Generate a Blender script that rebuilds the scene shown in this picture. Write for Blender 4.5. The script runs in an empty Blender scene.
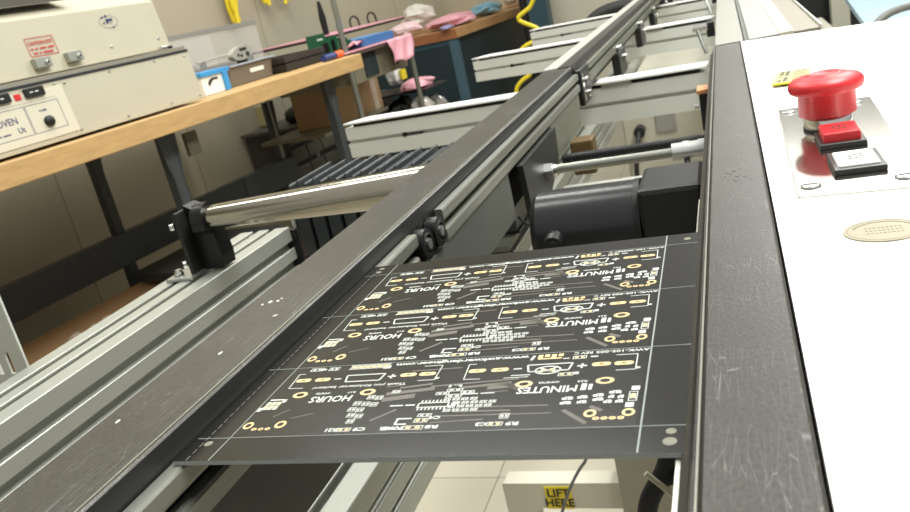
import bpy, math, random
from mathutils import Matrix, Vector
random.seed(7)
S = bpy.context.scene
COL = S.collection
PI = math.pi

# ------------------------------------------------------------------ materials
def lin(c):
    c = c.lstrip('#'); v = [int(c[i:i+2], 16)/255 for i in (0, 2, 4)]
    return tuple((x/12.92 if x <= .04045 else ((x+.055)/1.055)**2.4) for x in v) + (1,)
MATS = {}
def mat(name, col, rough=.5, metal=0., var=.0, scale=60., bump=0., trans=0., alpha=1., stretch=None, spec=.5, scratch=0., coat=0., emit=0.):
    if name in MATS: return MATS[name]
    m = bpy.data.materials.new(name); m.use_nodes = True
    nt = m.node_tree; N = nt.nodes; L = nt.links
    b = N['Principled BSDF']
    c = lin(col)
    b.inputs['Base Color'].default_value = c
    b.inputs['Roughness'].default_value = rough
    b.inputs['Metallic'].default_value = metal
    b.inputs['Specular IOR Level'].default_value = spec
    b.inputs['Transmission Weight'].default_value = trans
    b.inputs['Alpha'].default_value = alpha
    b.inputs['Coat Weight'].default_value = coat
    if emit:
        b.inputs['Emission Color'].default_value = c; b.inputs['Emission Strength'].default_value = emit
    if var or bump or scratch:
        tc = N.new('ShaderNodeTexCoord'); mp = N.new('ShaderNodeMapping')
        L.new(tc.outputs['Object'], mp.inputs['Vector'])
        if stretch: mp.inputs['Scale'].default_value = stretch
        n = N.new('ShaderNodeTexNoise'); n.inputs['Scale'].default_value = scale; n.inputs['Detail'].default_value = 6
        n.inputs['Roughness'].default_value = .65
        L.new(mp.outputs['Vector'], n.inputs['Vector'])
        out = None
        if var:
            r = N.new('ShaderNodeValToRGB'); L.new(n.outputs['Fac'], r.inputs['Fac'])
            r.color_ramp.elements[0].position = .3; r.color_ramp.elements[1].position = .7
            r.color_ramp.elements[0].color = tuple(x*(1-var) for x in c[:3])+(1,)
            r.color_ramp.elements[1].color = tuple(min(1, x*(1+var)) for x in c[:3])+(1,)
            out = r.outputs['Color']
        if scratch:
            prev = out
            for k, (ang, sc) in enumerate(((.4, 330), (-.9, 260), (1.3, 420))):
                mp2 = N.new('ShaderNodeMapping'); mp2.inputs['Rotation'].default_value = (0, 0, ang); mp2.inputs['Scale'].default_value = (1, .08, 1)
                L.new(tc.outputs['Object'], mp2.inputs['Vector'])
                v = N.new('ShaderNodeTexVoronoi'); v.feature = 'DISTANCE_TO_EDGE'; v.inputs['Scale'].default_value = sc
                L.new(mp2.outputs['Vector'], v.inputs['Vector'])
                rr = N.new('ShaderNodeValToRGB'); rr.color_ramp.elements[0].position = .0; rr.color_ramp.elements[1].position = .02
                rr.color_ramp.elements[0].color = (scratch,)*3+(1,); rr.color_ramp.elements[1].color = (0, 0, 0, 1)
                L.new(v.outputs['Distance'], rr.inputs['Fac'])
                gate = N.new('ShaderNodeTexNoise'); gate.inputs['Scale'].default_value = 25+9*k
                L.new(tc.outputs['Object'], gate.inputs['Vector'])
                gr = N.new('ShaderNodeValToRGB'); gr.color_ramp.elements[0].position = .52; gr.color_ramp.elements[1].position = .62
                L.new(gate.outputs['Fac'], gr.inputs['Fac'])
                mu = N.new('ShaderNodeMix'); mu.data_type = 'RGBA'; mu.blend_type = 'MULTIPLY'; mu.inputs[0].default_value = 1
                L.new(rr.outputs['Color'], mu.inputs[6]); L.new(gr.outputs['Color'], mu.inputs[7])
                ad = N.new('ShaderNodeMix'); ad.data_type = 'RGBA'; ad.blend_type = 'ADD'; ad.inputs[0].default_value = 1
                if prev: L.new(prev, ad.inputs[6])
                else: ad.inputs[6].default_value = c
                L.new(mu.outputs[2], ad.inputs[7]); prev = ad.outputs[2]
            out = prev
        if out: L.new(out, b.inputs['Base Color'])
        if bump:
            bp = N.new('ShaderNodeBump'); bp.inputs['Strength'].default_value = bump; bp.inputs['Distance'].default_value = .002
            L.new(n.outputs['Fac'], bp.inputs['Height']); L.new(bp.outputs['Normal'], b.inputs['Normal'])
    MATS[name] = m; return m

ALU = mat('aluminium', '#a5a69d', .4, .8, .06, 40, stretch=(30, 1, 30))
ALU_B = mat('pale_aluminium', '#c6c6bd', .42, .6, .05, 40)
ALU_D = mat('dull_aluminium', '#838579', .5, .6, .08, 40, stretch=(20, 1, 20))
ANOD = mat('dark_anodised', '#35332f', .38, .3, .18, 220, .05, scratch=.05)
ANOD_L = mat('worn_anodised', '#403e39', .33, .3, .35, 900, .10, stretch=(1, .5, 1), scratch=.10)
DARKP = mat('dark_plate', '#262725', .5, .2, .1, 80)
GREYP = mat('grey_plate', '#5c5e58', .5, .35, .08, 60)
BLK = mat('black_plastic', '#121313', .4, 0, .1, 80)
BLKM = mat('black_metal', '#191a1a', .35, .3, .1, 80)
RUB = mat('black_rubber', '#121212', .6)
CHR = mat('chrome', '#d8d8d4', .16, 1)
EXTR = mat('frame_aluminium', '#aeb0a8', .38, .55, .05, 40, stretch=(30, 1, 30))
STEEL = mat('polished_steel', '#cfcdc6', .16, 1, .05, 30)
ZINC = mat('zinc_steel', '#b9bcb8', .3, .9, .1, 60)
ROLL = mat('brushed_roller_steel', '#aaa597', .17, 1, .08, 50, stretch=(30, 1, 1))
WHITE = mat('white_powder_coat', '#efefeb', .4)
CREAM = mat('cream_powder_coat', '#b9b39e', .45, 0, .03, 12)
CREAM_D = mat('grey_channel', '#a09b8c', .4, .3)
RED = mat('red_plastic', '#c9262c', .42)
REDK = mat('red_key_plastic', '#cf2a30', .35)
WOOD = mat('maple_worktop', '#bf9c69', .45, 0, .14, 14, stretch=(6, 1, 6))
WOOD_B = mat('reddish_worktop', '#8f5a3a', .5, 0, .15, 14, stretch=(1, 6, 6))
WALL = mat('painted_block_wall', '#a79c82', .8, 0, .06, 9, .1)
FLOOR = mat('vinyl_tile', '#bdb6a2', .5, 0, .06, 30)
BENCHM = mat('charcoal_bench_steel', '#44484a', .45, .2, .08, 40)
TEAL = mat('teal_steel', '#2c4650', .45, .1, .05, 20)
TEAL_D = mat('dark_teal_steel', '#1c2c30', .5)
BLUE = mat('blue_plastic', '#3f93cf', .4)
BLUE_D = mat('mid_blue_plastic', '#33699f', .5)
BROWNG = mat('taupe_plastic', '#6d6355', .5)
CARD = mat('cardboard', '#a98a63', .75, 0, .06, 20)
CLEAR = mat('clear_plastic', '#e2e2dd', .12, 0, alpha=.2)
CLEARB = mat('plastic_film', '#f0ede6', .15, 0, alpha=.32)
PINK = mat('pink_antistatic_film', '#dfa0ab', .35, 0, .08, 20)
YEL = mat('yellow_plastic', '#dcc72a', .45)
ORG = mat('orange_plastic', '#e2622a', .4)
NAVY = mat('navy_plastic', '#27346f', .4)
GREENP = mat('green_circuit_board', '#1f5a3d', .4)
OLIVE = mat('olive_grey_steel', '#7b7563', .5, .1, .05, 20)
INK_R = mat('red_ink', '#b6423a', .6)
INK_B = mat('blue_ink', '#2c2f63', .6)
INK_K = mat('black_ink', '#26241f', .6)
INK_W = mat('white_ink', '#e8e6de', .6)
MASK = mat('black_soldermask', '#141310', .2, 0, .08, 30, spec=.45)
MASK_B = mat('black_board_mask', '#171610', .24, 0, .12, 90, spec=.45)
FR4 = mat('board_edge', '#a4aaa8', .5)
SILK = mat('white_silkscreen', '#bfc3bc', .6)
SCORE = mat('score_line', '#7f8782', .6)
SCOREF = mat('faint_score_line', '#5f5f54', .6)
GOLD = mat('gold_plating', '#d8bd8c', .4, .35)
TRACE = mat('masked_copper', '#57534b', .4, .1)
HOLE = mat('drilled_hole', '#0e0d0a', .8)
TIN = mat('tooling_hole_ring', '#6f6f60', .5)

# ------------------------------------------------------------------ frames and builders
class Frame:
    def __init__(s, o=(0, 0, 0), rot=0.): s.o = Vector(o); s.rot = rot
    def w(s, p): return s.o + Matrix.Rotation(s.rot, 3, 'Z') @ Vector(p)
WORLD = Frame()
BEN = Frame((-1.235, 1.081, 0), -math.radians(6.5))      # local x: out of the wall (minus v), local y: along the bench
FR = WORLD
ORIG = Vector((0, 0, 0))
def setf(f):
    global FR; FR = f
def org(x, y, z):
    global ORIG; ORIG = Vector((x, y, z))
def props(o, label=None, cat=None, group=None, kind=None):
    if label: o['label'] = label
    if cat: o['category'] = cat
    if group: o['group'] = group
    if kind: o['kind'] = kind
    return o
def thing(name, at, label, cat, group=None):
    org(*at); o = bpy.data.objects.new(name, None); COL.objects.link(o); o.empty_display_size = .02
    o.location = FR.w(at); o.rotation_euler = (0, 0, FR.rot)
    return props(o, label, cat, group)

class MB:
    def __init__(s): s.v = []; s.f = []; s.mi = []; s.sm = []
    def add(s, vs, fs, m=0, smooth=False, M=None):
        n = len(s.v)
        for p in vs:
            p = Vector(p)
            if M is not None: p = M @ p
            s.v.append(p)
        for f in fs: s.f.append(tuple(i+n for i in f)); s.mi.append(m); s.sm.append(smooth)
        return s
    def box(s, x0, x1, y0, y1, z0, z1, m=0, M=None):
        v = [(x, y, z) for z in (z0, z1) for y in (y0, y1) for x in (x0, x1)]
        return s.add(v, [(0, 2, 3, 1), (4, 5, 7, 6), (0, 1, 5, 4), (2, 6, 7, 3), (0, 4, 6, 2), (1, 3, 7, 5)], m, M=M)
    def cbox(s, c, d, m=0, R=None):
        M = Matrix.Translation(Vector(c)) @ (R.to_4x4() if R else Matrix())
        x, y, z = [k/2 for k in d]
        return s.box(-x, x, -y, y, -z, z, m, M)
    def prism(s, poly, a0, a1, ax='y', m=0, M=None, capm=None):
        # poly: 2-D outline; ax y -> (x,z), ax x -> (y,z), ax z -> (x,y)
        n = len(poly)
        def P(p, a): return {'y': (p[0], a, p[1]), 'x': (a, p[0], p[1]), 'z': (p[0], p[1], a)}[ax]
        v = [P(p, a0) for p in poly]+[P(p, a1) for p in poly]
        s.add(v, [(i, (i+1) % n, (i+1) % n+n, i+n) for i in range(n)], m, M=M)
        s.add(v, [tuple(range(n))[::-1], tuple(range(n, 2*n))], m if capm is None else capm, M=M)
        return s
    def frus(s, p0, p1, r0, r1=None, n=24, m=0, caps=True, smooth=True):
        r1 = r0 if r1 is None else r1
        p0 = Vector(p0); p1 = Vector(p1); d = (p1-p0).normalized()
        a = d.orthogonal().normalized(); b = d.cross(a)
        v = []
        for p, r in ((p0, r0), (p1, r1)):
            for i in range(n):
                t = 2*PI*i/n; v.append(p+r*(math.cos(t)*a+math.sin(t)*b))
        s.add(v, [(i, (i+1) % n, (i+1) % n+n, i+n) for i in range(n)], m, smooth)
        if caps: s.add(v, [tuple(range(n))[::-1], tuple(range(n, 2*n))], m)
        return s
    def lathe(s, c, prof, n=40, m=0, M=None):
        # prof: (r, z) bottom to top, axis z through c
        c = Vector(c); v = []; k = len(prof)
        for r, z in prof:
            for i in range(n):
                t = 2*PI*i/n; v.append((c.x+r*math.cos(t), c.y+r*math.sin(t), c.z+z))
        f = [(j*n+i, j*n+(i+1) % n, (j+1)*n+(i+1) % n, (j+1)*n+i) for j in range(k-1) for i in range(n)]
        s.add(v, f, m, True, M)
        s.add(v, [tuple(range(n))[::-1], tuple(range((k-1)*n, k*n))], m, False, M)
        return s
    def tube(s, pts, r, n=10, m=0):
        pts = [Vector(p) for p in pts]
        # smooth the path
        for _ in range(2):
            q = [pts[0]]
            for a, b in zip(pts[:-1], pts[1:]): q += [a*.75+b*.25, a*.25+b*.75]
            pts = q+[pts[-1]]
        v = []; up = Vector((.13, .2, 1)).normalized()
        for i, p in enumerate(pts):
            d = (pts[min(i+1, len(pts)-1)]-pts[max(i-1, 0)]).normalized()
            a = d.cross(up)
            if a.length < .05: a = d.cross(Vector((1, 0, 0)))
            a.normalize(); b = a.cross(d)
            for k in range(n):
                t = 2*PI*k/n; v.append(p+r*(math.cos(t)*a+math.sin(t)*b))
        f = [(j*n+i, j*n+(i+1) % n, (j+1)*n+(i+1) % n, (j+1)*n+i) for j in range(len(pts)-1) for i in range(n)]
        s.add(v, f, m, True); s.add(v, [tuple(range(n))[::-1], tuple(range(len(v)-n, len(v)))], m)
        return s
    def disc(s, c, rx, ry, z, h=.0001, n=20, m=0, ang=0.):
        poly = []
        for i in range(n):
            t = 2*PI*i/n; x = rx*math.cos(t); y = ry*math.sin(t)
            poly.append((c[0]+x*math.cos(ang)-y*math.sin(ang), c[1]+x*math.sin(ang)+y*math.cos(ang)))
        return s.prism(poly, z, z+h, 'z', m)
    def ring(s, c, rx, ry, t, z, h=.0001, n=24, m=0):
        v = []
        for k in (0, 1):
            for q in (1, 0):
                for i in range(n):
                    a = 2*PI*i/n; v.append((c[0]+(rx-t*(1-q))*math.cos(a), c[1]+(ry-t*(1-q))*math.sin(a), z+h*k))
        f = []
        for i in range(n):
            j = (i+1) % n
            f += [(2*n+i, 2*n+j, 3*n+j, 3*n+i), (i, j, 2*n+j, 2*n+i), (3*n+i, 3*n+j, n+j, n+i)]
        return s.add(v, f, m)
    def line(s, a, b, w, z, h=.0001, m=0):
        a = Vector((a[0], a[1], 0)); b = Vector((b[0], b[1], 0)); d = (b-a).normalized(); nn = Vector((-d.y, d.x, 0))*w/2
        p = [a-nn, b-nn, b+nn, a+nn]
        return s.prism([(q.x, q.y) for q in p], z, z+h, 'z', m)
    def text(s, txt, size, M, m=0, width=None, ext=.00005, bold=0., align='LEFT'):
        c = bpy.data.curves.new('t', 'FONT'); c.body = txt; c.size = size; c.extrude = ext; c.offset = bold; c.align_x = align; c.resolution_u = 2
        o = bpy.data.objects.new('t', c); COL.objects.link(o)
        dg = bpy.context.evaluated_depsgraph_get(); dg.update()
        me = bpy.data.meshes.new_from_object(o.evaluated_get(dg))
        vs = [v.co.copy() for v in me.vertices]
        if width and vs:
            x0 = min(v.x for v in vs); x1 = max(v.x for v in vs); k = width/(x1-x0)
            for v in vs: v.x = (v.x-(x0 if align == 'LEFT' else 0))*k
        s.add(vs, [tuple(p.vertices) for p in me.polygons], m, False, M)
        bpy.data.objects.remove(o); bpy.data.curves.remove(c); bpy.data.meshes.remove(me)
        return s
    def build(s, name, mats, parent=None, bevel=0., label=None, seg=2):
        me = bpy.data.meshes.new(name)
        me.from_pydata([tuple(v-ORIG) for v in s.v], [], s.f)
        if not isinstance(mats, (list, tuple)): mats = [mats]
        for m in mats: me.materials.append(m)
        me.polygons.foreach_set('material_index', s.mi); me.polygons.foreach_set('use_smooth', s.sm)
        me.validate(); me.update()
        o = bpy.data.objects.new(name, me); COL.objects.link(o)
        if parent is not None: o.parent = parent
        else: o.location = FR.w(ORIG); o.rotation_euler = (0, 0, FR.rot)
        if bevel:
            b = o.modifiers.new('bevel', 'BEVEL'); b.width = bevel; b.segments = seg; b.limit_method = 'ANGLE'; b.angle_limit = math.radians(40)
        if label: o['label'] = label
        return o
def bolts(name, m, parent, specs):
    for p0, p1, r, n in specs:
        p = MB(); p.frus(p0, p1, r, n=n); p.build(name, m, parent)
def flat(x, y, z, ang=0.):          # text lying on a level surface
    return Matrix.Translation((x, y, z)) @ Matrix.Rotation(ang, 4, 'Z')
def facing_x(x, y, z, tilt=0.):     # text on a face looking towards +x (local), reading along +y
    return Matrix.Translation((x, y, z)) @ Matrix.Rotation(tilt, 4, 'Y') @ Matrix(((0, 0, 1, 0), (1, 0, 0, 0), (0, 1, 0, 0), (0, 0, 0, 1)))
def facing_my(x, y, z):             # text on a face looking towards -y
    return Matrix.Translation((x, y, z)) @ Matrix.Rotation(PI/2, 4, 'X')
def struct(name, mb, m):
    o = mb.build(name, m); o['kind'] = 'structure'; return o

def tslot(x0, x1, z0, z1, xs=(), zs_l=(), zs_r=(), w=.0032, d=.007, zbot=()):
    """outline of a slotted extrusion, counter-clockwise in the (x,z) plane"""
    P = []
    def notch(c, ax, sgn, edge):
        # sgn: travel direction, inward direction given by edge
        q = [(-w, 0), (-w, .0025), (-w*2, .0025), (-w*1.2, d), (w*1.2, d), (w*2, .0025), (w, .0025), (w, 0)]
        return q
    P.append((x0, z0))
    for c in sorted(zbot):
        for a, b in notch(c, 0, 1, 0): P.append((c+a, z0+b))
    P.append((x1, z0))
    for c in sorted(zs_r):
        for a, b in notch(c, 0, 1, 0): P.append((x1-b, c+a))
    P.append((x1, z1))
    for c in sorted(xs, reverse=True):
        for a, b in notch(c, 0, 1, 0): P.append((c-a, z1-b))
    P.append((x0, z1))
    for c in sorted(zs_l, reverse=True):
        for a, b in notch(c, 0, 1, 0): P.append((x0+b, c-a))
    return P

# ================================================================== SETTING
setf(WORLD); org(0, 0, 0)
fl = MB().box(-5, 3, -2, 8, -.05, 0)
f = struct('floor', fl, FLOOR)
# tile joints as a brick pattern in the floor material
nt = FLOOR.node_tree; N = nt.nodes; L = nt.links; bs = N['Principled BSDF']
tc = N.new('ShaderNodeTexCoord'); br = N.new('ShaderNodeTexBrick'); br.offset = 0
br.inputs['Scale'].default_value = 1; br.inputs['Brick Width'].default_value = .305; br.inputs['Row Height'].default_value = .305
br.inputs['Mortar Size'].default_value = .0015
br.inputs['Color1'].default_value = lin('#bfb9a6'); br.inputs['Color2'].default_value = lin('#c6c0ae'); br.inputs['Mortar'].default_value = lin('#7e786a')
L.new(tc.outputs['Object'], br.inputs['Vector']); L.new(br.outputs['Color'], bs.inputs['Base Color'])
setf(BEN)
org(-.85, 2, 0)
struct('wall_left', MB().box(-.97, -.85, -3, 6.6, 0, 2.9), WALL)
nt = WALL.node_tree; N = nt.nodes; L = nt.links; bs = N['Principled BSDF']
tc = N.new('ShaderNodeTexCoord'); sp = N.new('ShaderNodeSeparateXYZ'); cb = N.new('ShaderNodeCombineXYZ')
L.new(tc.outputs['Object'], sp.inputs[0])
ad = N.new('ShaderNodeMath'); ad.operation = 'ADD'; L.new(sp.outputs['X'], ad.inputs[0]); L.new(sp.outputs['Y'], ad.inputs[1])
L.new(ad.outputs[0], cb.inputs['X']); L.new(sp.outputs['Z'], cb.inputs['Y'])
br = N.new('ShaderNodeTexBrick'); br.inputs['Scale'].default_value = 1; br.inputs['Brick Width'].default_value = .61; br.offset = 0
br.inputs['Row Height'].default_value = 4; br.inputs['Mortar Size'].default_value = .004; br.inputs['Mortar Smooth'].default_value = .6
br.inputs['Color1'].default_value = lin('#a69f8b'); br.inputs['Color2'].default_value = lin('#a19a85'); br.inputs['Mortar'].default_value = lin('#857d69')
L.new(cb.outputs[0], br.inputs['Vector']); L.new(br.outputs['Color'], bs.inputs['Base Color'])
org(1, 6.5, 0)
struct('wall_back', MB().box(-.85, 5, 6.5, 6.6, 0, 2.9), WALL)

# ================================================================== CONVEYOR (world frame)
setf(WORLD)
ZT = .950
# ---- right rail
R = thing('conveyor_rail', (-.005, .4, .87), 'dark scratched conveyor rail beside the white control console', 'conveyor rail')
cov = MB().prism([(-.018, .936), (.0095, .936), (.0095, ZT-.001), (.0085, ZT), (-.0168, ZT), (-.018, ZT-.0012)], -.12, 1.00)
cov.build('top_cover', ANOD_L, R)
FLECK = mat('paint_fleck', '#b9b9b0', .6)
lip = MB().prism([(-.0238, .918), (-.0182, .918), (-.0182, .9485), (-.0196, .9485), (-.0215, .943), (-.0238, .9415)], -.12, 1.00)
lip.build('edge_lip', ANOD, R)
ln = MB().prism([(-.0190, .9482), (-.0180, .9482), (-.0180, .9503), (-.0186, .9503)], -.12, 1.00); ln.build('worn_edge_strip', mat('worn_edge', '#85837a', .4, .5), R, label='pale worn edge strip')
MB().prism([(-.0265, .905), (-.0240, .905), (-.0240, .9398), (-.0255, .9398)], -.12, .20).build('belt_guide', ALU_B, R, label='bright aluminium belt guide')
MB().prism([(-.0262, .905), (-.0240, .905), (-.0240, .932), (-.0262, .932)], .374, .46).build('belt_guide', ALU_B, R, label='short bright aluminium belt guide')
MB().prism(tslot(-.0235, .008, .87, .917, zbot=(-.008,), zs_l=(.893,)), -.12, 1.00).build('body', ALU_D, R)
b = MB(); b.frus((-.004, .437, ZT-.0002), (-.004, .437, ZT+.0001), .0001, n=6)
st = MB()
for i in range(16):
    x = -.004+random.uniform(-.006, .006); y = .437+random.uniform(-.013, .013)
    st.line((x, y), (x+random.uniform(-.002, .002), y+random.uniform(-.003, .003)), .0005, ZT, .00005)
st.build('scuff_mark', INK_K, R, label='dark scuff on the rail top')

# ---- left rail
Lr = thing('conveyor_rail', (-.215, .4, .877), 'dark conveyor rail to the left of the black circuit board panel', 'conveyor rail')
MB().prism([(-.234, .940), (-.196, .940), (-.196, ZT-.0012), (-.1972, ZT), (-.2332, ZT), (-.234, ZT-.001)], -.12, 1.062).build('top_cover', ANOD_L, Lr)
MB().prism([(-.1963, .9398), (-.1955, .9398), (-.1955, .9488), (-.1963, .9488)], -.12, 1.062).build('side_strip', DARKP, Lr)
MB().prism([(-.2345, .912), (-.195, .912), (-.195, .9395), (-.2345, .9395)], -.12, 1.062).build('core', BLKM, Lr)
for a, c in ((-.12, .432), (.482, 1.058)):
    MB().prism([(-.1945, .932), (-.1895, .932), (-.1888, .9335), (-.1888, .9390), (-.1895, .9402), (-.1945, .9402)], a, c).build('belt_guide', ALU, Lr)
    MB().prism([(-.1945, .9175), (-.1895, .9175), (-.1886, .919), (-.1886, .9255), (-.1895, .927), (-.1945, .927)], a, c+(.0 if a > 0 else -.004)).build('lower_guide', ALU, Lr)
for y in (.4425, .4670):
    p = MB(); p.frus((-.1945, y, .930), (-.187, y, .930), .0098, n=28); q = p.build('belt_pulley', BLKM, Lr)
    p = MB(); p.frus((-.1869, y, .930), (-.1855, y, .930), .0035, n=16); p.build('pulley_bolt', ZINC, q)
    p = MB(); p.frus((-.1872, y, .930), (-.1862, y, .930), .0075, .006, n=24, caps=False); p.build('pulley_rim', RUB, q)
MB().box(-.1935, -.190, -.12, .655, .877, .9172).build('side_plate', GREYP, Lr)
MB().box(-.2335, -.2, -.12, 1.03, .877, .911).build('inner_web', DARKP, Lr)
MB().box(-.1935, -.190, .848, 1.035, .877, .9172).build('side_plate', ALU_D, Lr, label='pale grey side plate')
# cable loop under the plate
MB().tube([(-.188, .655, .878), (-.182, .655, .868), (-.180, .685, .862), (-.184, .70, .866)], .0014).build('wire_loop', RUB, Lr)
MB().prism([(-.1976, .9494), (-.1968, .9494), (-.1968, .9503), (-.1976, .9503)], -.12, 1.062).build('worn_corner', ALU_D, Lr, label='pale worn corner line')
for (x, y, r) in ((-.2215, .3155, .0012), (-.2175, .3160, .0010), (-.2245, .3130, .0008), (-.2085, .2975, .0009), (-.2146, .2607, .0011), (-.2250, .2075, .0010), (-.2170, .3190, .0007)):
    p = MB(); p.disc((x, y), r*1.5, r*.8, ZT, .00006, n=7, ang=x*900); p.build('paint_fleck', FLECK, Lr)
# black clamp with bolts at the joint
cl = MB().box(-.1935, -.186, 1.062, 1.135, .897, .9435).build('joint_clamp', BLK, Lr, bevel=.002)
bolts('clamp_bolt', CHR, cl, [((-.186, 1.085, .928), (-.181, 1.085, .928), .004, 6), ((-.186, 1.10, .908), (-.181, 1.10, .908), .005, 12)])
MB().box(-.1862, -.1855, 1.068, 1.078, .902, .938).build('clamp_slot', CHR, cl)

# ---- left rail, second length
L2 = thing('conveyor_rail', (-.215, 2.3, .877), 'far length of the left conveyor rail with a pale inner strip', 'conveyor rail')
MB().prism([(-.234, .934), (-.215, .934), (-.215, .9515), (-.234, .9515)], 1.062, 3.9).build('pale_strip', ALU_B, L2)
MB().prism([(-.215, .9345), (-.194, .9345), (-.194, .9455), (-.197, .951), (-.215, .951)], 1.064, 3.9).build('top_cover', ANOD, L2)
MB().prism([(-.1945, .932), (-.1895, .932), (-.1895, .9402), (-.1945, .9402)], 1.14, 3.9).build('belt_guide', ALU_D, L2)
MB().prism([(-.1945, .915), (-.1895, .915), (-.1895, .927), (-.1945, .927)], 1.14, 3.9).build('lower_guide', ALU_D, L2)
MB().box(-.233, -.196, 1.14, 3.9, .905, .9342).build('core', DARKP, L2)
for y in (1.45, 1.88, 2.28, 2.75):
    k = MB().box(-.197, -.183, y, y+.10, .872, .914).build('drive_block', BLK, L2, bevel=.002)
    bolts('block_bolt', CHR, k, [((-.189, y+.02, .921), (-.179, y+.02, .921), .005, 12), ((-.183, y+.06, .9), (-.177, y+.06, .9), .006, 12)])

# ---- mounting plate with hexagon nut, threaded rods, coupling
Mp = thing('mounting_plate', (-.19, .76, .858), 'dark steel mounting plate hanging under the left rail', 'bracket')
MB().prism([(.686, .9155), (.846, .9155), (.838, .883), (.775, .862), (.735, .852), (.692, .858)], -.1895, -.184, 'x').build('plate', DARKP, Mp, bevel=.001)
nb = MB(); nb.frus((-.184, .768, .887), (-.1755, .768, .887), .0088, n=6, smooth=False); n_ = nb.build('hex_nut', ZINC, Mp)
nb = MB(); nb.frus((-.1755, .768, .887), (-.172, .768, .887), .0062, n=20); nb.build('washer', CHR, n_)
Rd = thing('cross_shaft', (-.11, .77, .888), 'round steel shaft spanning between the rails above the motor', 'shaft')
p = MB(); p.frus((-.172, .77, .8875), (-.055, .77, .8875), .0048, n=20); p.build('rod', mat('shaft_steel', '#94958d', .3, .8), Rd)
p = MB()
for x0, x1, r in ((-.062, -.052, .0088), (-.052, -.046, .0096), (-.046, -.038, .0088), (-.038, -.0236, .0096)): p.frus((x0, .77, .8875), (x1, .77, .8875), r, n=28)
cp = p.build('coupling', mat('coupling_metal', '#c9cbc8', .25, .6), Rd)
bolts('set_screw', BLKM, cp, [((-.049, .763, .880), (-.049, .757, .877), .0028, 12), ((-.03, .763, .880), (-.03, .758, .877), .0028, 12)])
p = MB()
for i in range(56):
    x = -.185+i*.0028
    p.frus((x, .86, .876), (x+.0014, .86, .876), .0058, n=14); p.frus((x+.0014, .86, .876), (x+.0028, .86, .876), .0046, n=14, caps=False)
org(-.11, .86, .87); props(p.build('threaded_rod', BLKM), 'black threaded rod running just behind the round steel shaft', 'rod')
# pale flat bar behind the motor
org(-.11, .80, .85); props(MB().box(-.184, -.0235, .80, .84, .846, .852).build('flat_bar', ALU_B, bevel=.001), 'pale flat metal bar lying behind the black motor', 'bar')
org(-.165, .93, .85); props(MB().box(-.186, -.160, .915, .945, .842, .882).build('sensor_block', mat('ochre_plastic', '#58431f', .5), bevel=.002), 'ochre brown block behind the hexagon nut plate', 'sensor')

# ---- motor
Mo = thing('motor', (-.09, .62, .83), 'black cylindrical gear motor lying across under the steel shaft', 'motor')
mc = (.60, .877)
def xl(x0, x1, r, n=40): p = MB(); p.frus((x0, mc[0], mc[1]), (x1, mc[0], mc[1]), r, n=n); return p
gl = mat('glossy_black_enamel', '#303232', .26, .6)
p = MB()
for x0, x1, r0, r1 in ((-.158, -.153, .029, .034), (-.153, -.079, .034, .034)): p.frus((x0, mc[0], mc[1]), (x1, mc[0], mc[1]), r0, r1, n=48)
p.build('gearbox', gl, Mo)
xl(-.079, -.0745, .0345).build('flange', BLKM, Mo)
MB().box(-.0745, -.028, .566, .632, .836, .912).build('square_housing', BLK, Mo, bevel=.004)
MB().box(-.0745, -.028, .5655, .5662, .866, .8672).build('housing_seam', GREYP, Mo)
p = MB(); p.frus((-.139, .575, .882), (-.139, .558, .880), .0085, .0075, n=24); tb = p.build('cable_gland', BLK, Mo)
p = MB(); p.frus((-.139, .558, .880), (-.139, .5565, .8798), .0045, n=16); p.build('gland_plug', RUB, tb)
MB().box(-.16, -.028, mc[0]-.02, mc[0]+.02, .828, .836).build('foot', DARKP, Mo)
MB().box(-.192, -.0236, .47, .56, .828, .833).build('base_rail', ALU_D, Mo)

# ---- cross beams
def beam(y, x0, x1, skew, label, lead=True, gap=(-.196, .0)):
    fr = Frame((-.22, y, 0), skew); setf(fr)
    B = thing('cross_beam', (0, 0, .836), label, 'beam', 'slotted cross beams carrying the rails')
    poly = tslot(0, .03, .836, .889, zs_l=(.864,), zs_r=(.864,), xs=(.015,))
    MB().prism([(a, c) for a, c in poly], x0+.22, x1+.22, 'x').build('extrusion', mat('beam_aluminium', '#d4d6cf', .45, .3), B)
    MB().prism([(x0+.22, -.002), (x1+.21, -.002), (x1+.21, .040), (x0+.25, .040)], .8955, .8985, 'z').build('top_strip', WHITE, B, label='white strip along the top')
    MB().box(x0+.235, x1+.20, .006, .034, .889, .8955).build('strip_gap_shade', BLKM, B)  # black filler added to paint the dark shade of the gap under the strip
    p = MB(); p.frus((x0+.335, -.0006, .864), (x0+.335, .004, .864), .0045, n=12); p.frus((x0+.34, .001, .8635), (x0+.37, .001, .8635), .0016, n=8); p.build('slot_bolt', BLKM, B)
    MB().box(.03, .075, -.0015, .02, .8892, .8954).build('end_clip', ALU, B)
    setf(WORLD); return B
beam(1.250, -.655, -.026, -math.radians(6), 'nearest pale aluminium cross beam, with a pointed white top strip at its left end')
beam(2.02, -.665, -.020, -math.radians(14), 'middle pale aluminium cross beam passing below the teal cabinet')
beam(2.72, -.655, -.018, -math.radians(14), 'pale aluminium cross beam behind the hanging yellow cord')
beam(3.5, -.20, -.018, -math.radians(12), 'farthest pale aluminium cross beam, cut by the top of the view')
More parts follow.
